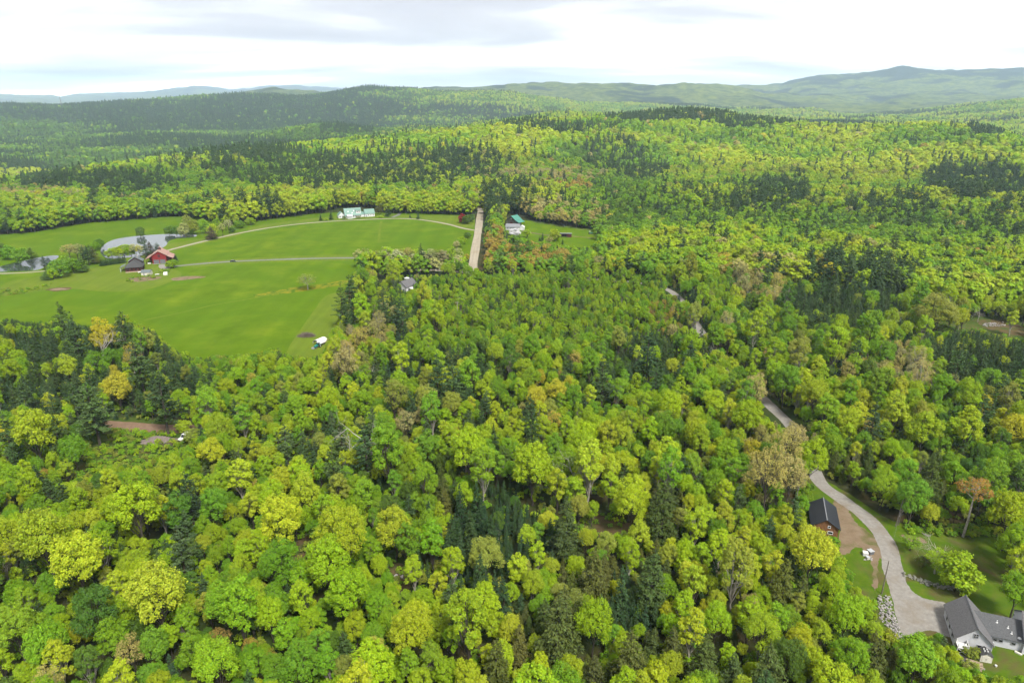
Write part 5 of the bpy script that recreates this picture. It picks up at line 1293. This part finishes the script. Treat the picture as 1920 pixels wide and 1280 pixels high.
for x, y in ((-5, -2.6), (1, -2.2), (-1, -3.8)):
    z = 3.4 + (y + 5) * 1.24 + .36; sk = MB(); sk.box(-.45, .45, -.6, .6, -.12, .12); sk.build('skylight', M['white'], r_, (x, y, z), (math.atan(1.24), 0, 0))
bx(wh, 'sun_porch', M['white'], -6.8, -1.6, -8.0, -5.02, -.2, 2.9); plate(wh, [(-7.1, -8.3, 2.95), (-1.3, -8.3, 2.95), (-1.3, -5.02, 4.0), (-7.1, -5.02, 4.0)], .12, 'porch_roof', M['white'])
for u in (-6.0, -4.8, -3.6, -2.4): window(wh, 'y-', -8.02, u, 1.6, .9, 1.4, M['white'])
for u in (.2, 2.4, 4.6, 6.8): window(wh, 'y-', -5.02, u, 1.8, 1.1, 1.4, M['trim'])
for u, z in ((-2.2, 1.9), (2.2, 1.9), (0, 5.4), (0, 7.6)): window(wh, 'x-', -8.62, u, z, 1.1, 1.5 if z < 7 else .8, M['trim'])
for u in (-13.4, -10.6): window(wh, 'y-', -1.52, u, 1.8, 1.2, 1.5, M['trim'])
walls(wh, 8.22, 12.4, -1, 5, 2.8, 5.0, 'x', M['white'], 'breezeway'); roof(wh, 8.22, 12.4, -1, 5, 2.8, 5.0, 'x', M['green_roof'], .3, .15, 'breezeway_roof')
ga = empty("garage", tuple(wc + wvx * 17.6 + wvy * 1.5) + (0,), WZ, "white garage with green metal roof beside the white farmhouse", "garage")
walls(ga, -5.1, 5.1, -4, 4, 3.4, 7.4, 'x', M['white']); roof(ga, -5.1, 5.1, -4, 4, 3.4, 7.4, 'x', M['green_roof'], .4, .2)
for u in (-1.5, 1.0, 3.5): window(ga, 'y-', -4.02, u, 1.7, .9, 1.1, M['trim'])
window(ga, 'x-', -5.12, 0, 4.9, .9, 1.0, M['trim'])
door(ga, 'y-', -4.01, -3.7, 1.1, 2.1, M['trim'])

# farm on the right of the dirt road
gb = empty("weathered_barn", gp(964, 421) + (0,), math.radians(-38), "tall grey weathered barn with teal green metal roof", "barn")
walls(gb, -5, 5, -4.5, 4.5, 5.5, 9.0, 'y', M['old_wood']); m = MB()
m.slab([(0, -5.2, 9.25), (5.7, -5.2, 5.35), (5.7, 5.2, 5.35), (0, 5.2, 9.25)], .2); m.slab([(-5.6, -5.2, 5.4), (0, -5.2, 9.25), (0, 5.2, 9.25), (-5.6, 5.2, 5.4)], .2); m.build('roof', M['teal_roof'], gb)
plate(gb, [(5.75, -4.9, 5.2), (9.6, -4.9, 3.4), (9.6, 4.9, 3.4), (5.75, 4.9, 5.2)], .2, 'lean_to_roof', M['teal_roof'])
for y in (-4.4, 0, 4.4): bx(gb, 'post', M['old_wood'], 9.0, 9.25, y - .12, y + .12, -.2, 3.5)
bx(gb, 'barn_door', M['brown_red'], -1.5, 1.5, -4.6, -4.48, 0, 3.4); window(gb, 'y-', -4.52, 0, 6.2, .9, 1.0)
fh = empty("farmhouse", gp(963, 430) + (0,), math.radians(-8), "low farmhouse with pale grey metal roof behind a blossoming tree", "house")
walls(fh, -7, 6, -4, 4, 3.0, 5.2, 'x', M['siding']); roof(fh, -7, 6, -4, 4, 3.0, 5.2, 'x', M['grey_metal'], .5, .18)
walls(fh, 6.02, 10.4, -3.4, 2, 2.6, 4.0, 'y', M['white'], 'annex_wall'); roof(fh, 6.02, 10.4, -3.4, 2, 2.6, 4.0, 'y', M['white'], .4, .15, 'annex_roof')
for u in (-5, -2, 1, 4): window(fh, 'y-', -4.02, u, 1.7, 1.1, 1.2, M['trim'])
rs = empty("run_in_shed", gp(1058, 444) + (0,), math.radians(-4), "red-brown open-fronted animal shed in the green paddock", "shed")
bx(rs, 'back_wall', M['brown_red'], -6.5, 6.5, 2.2, 2.4, -.2, 3.0)
for x in (-6.5, -2.2, 2.2, 6.3): bx(rs, 'partition', M['brown_red'], x, x + .2, -2.4, 2.2, -.2, 3.0)
bx(rs, 'front_panel', M['brown_red'], 2.45, 6.3, -2.5, -2.35, -.2, 3.0); plate(rs, [(-6.9, -3, 3.5), (6.9, -3, 3.5), (6.9, 2.8, 3.05), (-6.9, 2.8, 3.05)], .18, 'roof', M['grey_metal'])
def fence(px_list, label, step=4.0, hgt=1.2):
    P = [Vector(gp(*p) + (0,)) for p in px_list]; f = empty("paddock_fence", P[0], 0, label, "fence"); o = P[0]
    for a, b in zip(P[:-1], P[1:]):
        n_ = max(1, int((b - a).length/step))
        for k in range(n_):
            q = a.lerp(b, k/n_) - o; bx(f, 'post', M['pole'], q.x - .08, q.x + .08, q.y - .08, q.y + .08, -.3, hgt + .15)
        for z in (.5, hgt): m = MB(); m.tube(a - o + Vector((0, 0, z)), b - o + Vector((0, 0, z)), .05); m.build('rail', M['pole'], f)
fence([(986, 436), (1012, 441), (1044, 446)], "wooden rail fence along the farm track")
fence([(1000, 417), (1050, 426), (1110, 433)], "wooden rail fence at the back of the paddock", 5.0)
# house half hidden among the trees
hh = empty("hidden_house", gp(763, 545) + (0,), math.radians(-30), "half-hidden house with grey roof and white gable among the pines", "house")
walls(hh, -4, 4, -5.5, 5.5, 4.2, 7.4, 'y', M['white']); roof(hh, -4, 4, -5.5, 5.5, 4.2, 7.4, 'y', M['shingle'], .5, .2)
for u in (-2, 2): window(hh, 'y-', -5.52, u, 2.0, 1.1, 1.4, M['trim'])
for u in (-3, 1.5): window(hh, 'x+', 4.02, u, 2.0, 1.1, 1.4, M['trim'])
plate(hh, [(4.05, -3, 3.2), (7.6, -3, 2.4), (7.6, 4, 2.4), (4.05, 4, 3.2)], .15, 'porch_roof', M['white'])
for y in (-2.6, 3.6): bx(hh, 'porch_post', M['white'], 7.2, 7.4, y - .1, y + .1, -.2, 2.5)
pb = empty("patio_umbrella", gp(763, 527) + (0,), 0, "open white patio umbrella behind the hidden house", "umbrella")
m = MB(); m.tube((0, 0, 2.2), (0, 0, 3.0), 2.0, .05, 8); m.build('canopy', M['white'], pb); m = MB(); m.tube((0, 0, -.1), (0, 0, 2.4), .05); m.build('pole', M['grey_metal'], pb)

# ------------------------------------------------------------------ vehicles
def wheel(parent, x, y, r, w, n='wheel'):
    m = MB(); m.tube((x, y - w/2, r), (x, y + w/2, r), r, r, 14); o = m.build(n, M['tyre'], parent)
    k = MB(); s = 1 if y > 0 else -1; k.tube((x, y + s*w*.4, r), (x, y + s*(w/2 + .02), r), r*.55, r*.5, 10); k.build('rim', M['alu'], o)
def car(px, py, rz, paint, label, cat='car', van=False, name='parked_car'):
    c = empty(name, gp(px, py) + (0,), rz, label, cat); L, W = (4.9, 1.9) if van else (4.5, 1.8)
    hd = 1.0 if van else .85
    body = [(-L/2, .35), (L/2, .35), (L/2 + .05, .6), (L/2 - .1, hd - .08), (L*.22, hd), (-L/2 + .02, hd + .05), (-L/2 - .05, .6)]
    m = MB(); m.prism(body, -W/2, W/2, 'y'); m.v = [(x, y, z) for x, y, z in m.v]; m.build('body', M[paint], c)
    top = 1.95 if van else 1.5
    cab = [(-L/2 + .08, hd + .02), (L*.24, hd - .02), (L*.08, top - .05), (-L*.02, top), (-L/2 + .35, top - .02)]
    m = MB(); m.prism(cab, -W/2 + .1, W/2 - .1, 'y'); cb = m.build('cabin', M[paint], c)
    ws = MB(); a, b = (L*.235, hd + .06), (L*.095, top - .1); off = .02
    ws.add([(a[0] + off, -W/2 + .22, a[1]), (a[0] + off, W/2 - .22, a[1]), (b[0] + off, W/2 - .25, b[1]), (b[0] + off, -W/2 + .25, b[1])], [(0, 1, 2, 3)]); ws.build('windscreen', M['glass'], cb)
    for s in (-1, 1):
        g = MB(); y = s*(W/2 - .085); g.add([(-L/2 + .5, y, hd + .1), (L*.17, y, hd + .1), (L*.06, y, top - .14), (-L/2 + .6, y, top - .14)], [(0, 1, 2, 3)]); g.build('side_window', M['glass'], cb)
        h_ = MB(); h_.box(L/2 - .08, L/2 + .07, s*W*.36 - .16, s*W*.36 + .16, .6, .76); h_.build('headlight', M['alu'], c)
        for x in (-L*.31, L*.31): wheel(c, x, s*(W/2 - .08), .34, .22)
    return c
car(347, 822, math.radians(-108), 'silver', "white van parked among shrubs beside the gravel mound", 'van', True, 'parked_van')
car(438, 491, math.radians(4), 'dark_car', "dark car on the straight grey driveway")
def tractor(px, py, rz, paint, label):
    t = empty('tractor', gp(px, py) + (0,), rz, label, 'tractor')
    m = MB(); m.prism([(.1, .75), (2.0, .75), (2.1, 1.35), (1.6, 1.55), (.1, 1.6)], -.42, .42, 'y'); m.build('hood', M[paint], t)
    bx(t, 'chassis', M['grey_metal'], -1.2, 1.9, -.3, .3, .5, .78); bx(t, 'seat', M['tyre'], -.75, -.25, -.3, .3, 1.1, 1.55)
    for s in (-1, 1):
        wheel(t, -.8, s*.85, .78, .42, 'rear_wheel'); wheel(t, 1.5, s*.72, .45, .28, 'front_wheel'); bx(t, 'fender', M[paint], -1.4, -.2, s*.85 - .25, s*.85 + .25, 1.56, 1.64)
        m = MB(); m.tube((.6, s*.55, 1.2), (3.0, s*.55, .7), .09); m.build('loader_arm', M[paint], t)
        m = MB(); m.tube((-1.0, s*.5, 1.6), (-1.0, s*.5, 2.6), .05); m.build('roll_bar', M['grey_metal'], t)
    m = MB(); m.prism([(2.9, .3), (3.7, .25), (3.6, .35), (3.0, .95), (2.9, .95)], -.95, .95, 'y'); m.build('bucket', M['grey_metal'], t)
    bx(t, 'canopy', M['white'], -1.4, .2, -.7, .7, 2.6, 2.7)
    return t
tractor(596, 651, math.radians(-120), 'teal', "teal tractor with loader in front of the white canopy shelter")
tractor(1107, 439, math.radians(8), 'tractor_green', "green tractor parked in the farm paddock")
# canopy shelter
cs = empty("canopy_shelter", gp(601, 645) + (0,), math.radians(-28), "white arched fabric shelter at the field corner", "shelter")
m = MB(); n_ = 10; arc = [(2.3*math.cos(math.pi*i/n_), 1.2 + 1.9*math.sin(math.pi*i/n_)) for i in range(n_ + 1)]
m.prism(arc + [(x*.97, 1.2 + (z - 1.2)*.97) for x, z in arc[::-1]], -3.0, 3.0, 'y'); m.build('cover', M['tarp'], cs, smooth=False)
for x in (-2.25, 2.25):
    for y in (-2.9, 0, 2.9): m = MB(); m.tube((x, y, -.2), (x, y, 1.3), .06); m.build('leg', M['grey_metal'], cs)
bx(cs, 'stored_load', M['grey_stuff'], -1.2, 1.2, -1.8, 2.2, -.05, 1.3)

# ------------------------------------------------------------------ poles, wires, tower
def utility_pole(px, py, hgt, label, mat='pole', arm=True, guy=None, lean=0.0):
    p = empty('utility_pole', gp(px, py) + (0,), 0, label, 'pole'); p.rotation_euler = (0, lean, 0)
    m = MB(); m.tube((0, 0, -.8), (0, 0, hgt), .16, .11, 8); m.build('shaft', M[mat], p)
    if arm:
        m = MB(); m.box(-1.1, 1.1, -.06, .06, hgt - .8, hgt - .66); a = m.build('crossarm', M[mat], p)
        for x in (-1.0, 0, 1.0): k = MB(); k.tube((x, 0, hgt - .66), (x, 0, hgt - .45), .05, .04, 6); k.build('insulator', M['white'], a)
    if guy: m = MB(); m.tube((0, 0, hgt - 1.2), guy + (0,), .025, .025, 4); m.build('guy_wire', M['wire'], p)
    return p
def wire(a, b, label, sag=.8):
    (p, za), (q, zb) = a, b; A, B = Vector(p + (za,)), Vector(q + (zb,)); m = MB(); pr = None
    for k in range(13):
        t = k/12; c = A.lerp(B, t) - Vector((0, 0, 4*sag*t*(1 - t)))
        if pr is not None: m.tube(pr - A, c - A, .02, .02, 4)
        pr = c
    tag(m.build('power_line', M['wire'], None, A), label, 'wire')
utility_pole(1653, 1113, 10, "dark leaning utility pole beside the gravel yard", 'pole', False)
utility_pole(1679, 987, 9, "tall utility pole at the tree edge above the lane", 'pole', False, lean=.06)
utility_pole(1684, 984, 9, "second slim pole standing close beside the lane pole", 'pole', False, lean=.05)
utility_pole(379, 806, 9.5, "pale utility pole with crossarm above the reddish dirt road", 'pole_pale', True, (-6, -3))
utility_pole(858, 600, 11, "pale utility pole in the middle wood", 'pole_pale', True)
utility_pole(757, 634, 10, "pale utility pole beside the dark pines", 'pole_pale', False)
utility_pole(886, 402, 10, "slim utility pole at the top of the dirt road", 'pole', True)
utility_pole(911, 404, 9, "slim utility pole on the verge of the dirt road", 'pole', True)
wire((gp(379, 806), 8.8), (gp(120, 800), 8.8), "thin power line over the reddish dirt road"); wire((gp(379, 806), 7.6), (gp(120, 800), 7.6), "lower cable over the reddish dirt road")
wire((gp(1653, 1113), 9.6), (gp(1682, 985), 8.7), "power line from the yard pole up to the lane pole")
az_, sl_ = az_slope(115, 197); rt = 4850.0; X, Y = rt*math.sin(az_), rt*math.cos(az_); Z = float(ground_z(X, Y))
tw = empty('radio_tower', (X, Y, Z), 0, "thin lattice radio tower on the far left ridge", 'tower'); TH = H + rt*az_slope(115, 181)[1] - Z
m = MB()
for k in range(3):
    a = 2.1*k; b = a + 2.1; m.tube((5*math.cos(a), 5*math.sin(a), -2), (1*math.cos(a), 1*math.sin(a), TH), .9, .5, 5)
    for j in range(9):
        t0, t1 = j/9, (j + 1)/9; r0, r1 = 5 - 4*t0, 5 - 4*t1; m.tube((r0*math.cos(a), r0*math.sin(a), TH*t0), (r1*math.cos(b), r1*math.sin(b), TH*t1), .25, .25, 4)
m.build('lattice', M['steel'], tw); m = MB(); m.tube((0, 0, TH - 1), (0, 0, TH + 9), .4, .2, 5); m.build('aerial', M['steel'], tw)

# ------------------------------------------------------------------ stones, mounds, brush, dead trees
def rock_meshes(mat, n=5, seed=0):
    out = []
    for k in range(n):
        bm = bmesh.new(); bmesh.ops.create_icosphere(bm, subdivisions=1, radius=.5); rr = random.Random(seed + k)
        for v in bm.verts: v.co = Vector((v.co.x*rr.uniform(.7, 1.3), v.co.y*rr.uniform(.7, 1.2), v.co.z*rr.uniform(.5, .9)))
        me = bpy.data.meshes.new('stone'); bm.to_mesh(me); bm.free(); me.materials.append(mat); out.append(me)
    return out
RK, RKD = rock_meshes(M['stone']), rock_meshes(M['stone_dark'], 5, 9)
def stones_in(name, poly, n, lo, hi, label, cat, meshes, layers=2):
    xs, ys = [p[0] for p in poly], [p[1] for p in poly]; cx_, cy_ = gp(sum(xs)/len(xs), sum(ys)/len(ys)); e = empty(name, (cx_, cy_, 0), 0, label, cat); k = 0
    while k < n:
        qx, qy = random.uniform(min(xs), max(xs)), random.uniform(min(ys), max(ys))
        if not bool(inside(poly, qx, qy)): continue
        x, y = gp(qx, qy); s = random.uniform(lo, hi); link('stone', random.choice(meshes), e, (x - cx_, y - cy_, s*.2 + random.choice((0, 0, .28, .5)[:layers + 1])), (random.uniform(-.4, .4), random.uniform(-.4, .4), random.uniform(0, 6)), (s, s*random.uniform(.6, 1), s*random.uniform(.6, 1))); k += 1
    return e
stones_in('rock_pile', [(1646, 1116), (1668, 1118), (1674, 1142), (1682, 1170), (1694, 1196), (1682, 1197), (1664, 1176), (1648, 1158)], 230, .3, .85, "long bank of pale tumbled stones beside the gravel yard", 'stones', RK)
stones_in('stone_wall', [(1694, 1074), (1735, 1088), (1762, 1097), (1795, 1101), (1795, 1106), (1760, 1104), (1730, 1095), (1694, 1080)], 110, .5, 1.0, "old dark field-stone wall across the grass yard", 'wall', RKD)
stones_in('rock_pile', [(1620, 1042), (1638, 1044), (1636, 1052), (1618, 1050)], 14, .4, .8, "scattered stones in front of the square boxes", 'stones', RK, 0)
stones_in('rock_pile', [(1842, 607), (1880, 605), (1885, 612), (1845, 613)], 40, .6, 1.6, "row of pale stones in the clearing among the pines", 'stones', RK)
stones_in('rock_pile', [(739, 1078), (752, 1076), (756, 1084), (742, 1086)], 10, .5, 1.2, "few pale stones in the gap beside young spruces", 'stones', RK, 0)
stones_in('rock_pile', [(1755, 1190), (1772, 1188), (1776, 1204), (1758, 1206)], 26, .2, .6, "white stones scattered in yellow weeds by the grey house", 'stones', RK, 0)
stones_in('rock_pile', [(1725, 996), (1745, 999), (1742, 1006), (1728, 1002)], 14, .4, .9, "small heap of stones at the edge of the trees", 'stones', RKD, 0)
for (px, py, s, mt, lab) in ((1622, 1040, 1.25, 'white', "white square crate left of the grey crate in the yard"), (1631.5, 1037, 1.35, 'grey_stuff', "grey square crate among the stones in the yard"), (1627, 1047, .8, 'cream', "small cream crate in front of the two larger crates")):
    c = empty('crate', gp(px, py) + (0,), random.uniform(-.3, .3), lab, 'crate'); bx(c, 'box', M[mt], -s/2, s/2, -s/2, s/2, -.05, s*.7); bx(c, 'lid', M['alu' if mt != 'white' else 'cream'], -s/2 - .05, s/2 + .05, -s/2 - .05, s/2 + .05, s*.7, s*.7 + .1)
def mound(name, px, py, rx, ry, h, rz, mat, label):
    n, rg = 40, 9; vs = [(0, 0, h)]; fs = []; rr = random.Random(3)
    for j in range(1, rg + 1):
        t = j/rg
        for i in range(n):
            a = 2*math.pi*i/n; k = 1 + .12*math.sin(3*a + 1) + .07*math.sin(7*a); vs.append((rx*t*k*math.cos(a), ry*t*k*math.sin(a), h*(math.cos(t*math.pi)*.5 + .5)*(1 + rr.uniform(-.08, .08)) - (.15 if j == rg else 0)))
    for i in range(n): fs.append((0, 1 + i, 1 + (i + 1) % n))
    for j in range(rg - 1):
        for i in range(n): fs.append((1 + j*n + i, 1 + (j + 1)*n + i, 1 + (j + 1)*n + (i + 1) % n, 1 + j*n + (i + 1) % n))
    m = MB(); m.add(vs, fs); return tag(m.build(name, mat, None, gp(px, py) + (0,), (0, 0, rz), True), label, name.split('_')[-1])
mound('gravel_mound', 296, 826, 7.5, 2.8, 1.9, .12, M['mound'], "low grey-pink gravel mound beside the reddish dirt road")
mound('soil_mound', 110, 543, 7, 1.6, 1.1, .15, M['bare_soil'], "long low heap of brown soil on the lawn")
def brush_pile(px, py, rx, ry, h, n, label):
    m = MB(); rr = random.Random(5)
    for _ in range(n):
        t = rr.random()**.5; a = rr.uniform(0, 6.28); x, y = rx*t*math.cos(a), ry*t*math.sin(a); z = h*(1 - t*t)*rr.random() + .05
        b = rr.uniform(0, 6.28); l = rr.uniform(.8, 2.2); m.tube((x - l*math.cos(b), y - l*math.sin(b), max(.02, z - .1)), (x + l*math.cos(b), y + l*math.sin(b), z + rr.uniform(-.1, .35)), rr.uniform(.04, .11), .03, 4)
    tag(m.build('brush_pile', M['brushwood'], None, gp(px, py) + (0,)), label, 'brush pile')
brush_pile(575, 630, 4.0, 2.4, 2.4, 300, "grey heap of brushwood at the edge of the mown strip")
brush_pile(322, 832, 1.8, 1.4, 1.0, 70, "small dark heap of brush beside the gravel mound")
for px, py, hgt, sp_, seed, mt, lab in ((690, 884, 20, 1.2, 4, 'dead', "bleached leafless dead tree with gnarled spreading limbs"), (194, 694, 17, .9, 6, 'dead', "grey leafless snag among the dark pines"), (690, 735, 11, 1.2, 8, 'dead', "low grey dead crown below the dark pines"), (1660, 640, 13, 1.1, 12, 'dead', "bare grey tree beside the dark pine stand"), (1832, 604, 9, 1.5, 14, 'dead', "spreading bare tree at the stony clearing"), (1076, 935, 13, 1.1, 16, 'dead', "grey bare-topped tree above the brown gap"), (815, 512, 14, .8, 18, 'bark', "dark bare trunk before the dirt road"), (1755, 1062, 9, 1.3, 21, 'birch', "pale bare-branched tree on the grass beside the yard")):
    wv, wf = bare_tree(seed, hgt, sp_); e = empty('dead_tree', gp(px, py) + (0,), seed, lab, 'tree'); link('branches', mesh_np('branches', wv, wf, [M[mt]], smooth=True), e)
# tall rust-crowned tree with a bare trunk
hw, hc = leafy(77, 1900, .36, 19, 4.6, .62, 12, sparse=True); e = empty('budding_tree', gp(1805, 1006) + (0,), .4, "tall rusty-crowned tree with long bare pale trunk at the wood edge", 'tree')
link('trunk', mesh_np('trunk', *hw, [M['birch']], smooth=True), e); c_ = link('crown', mesh_np('crown', *hc, [M['leaf']]), e); c_["tint"] = (.27, .155, .03)

# ------------------------------------------------------------------ haze
hz = MB(); hz.box(-28500, 28500, -28500, 28500, -700, 900)
hm, hn, hl, ho = new_mat("haze_air")
pv = hn.new("ShaderNodeVolumePrincipled"); pv.inputs["Color"].default_value = (0.62, 0.80, 1.0, 1)
pv.inputs["Density"].default_value = 0.000060; pv.inputs["Anisotropy"].default_value = 0.2
hl.new(pv.outputs[0], ho.inputs["Volume"])
tag(hz.build("haze", hm), "thin bluish haze in the air over the valley", None, None, "stuff")
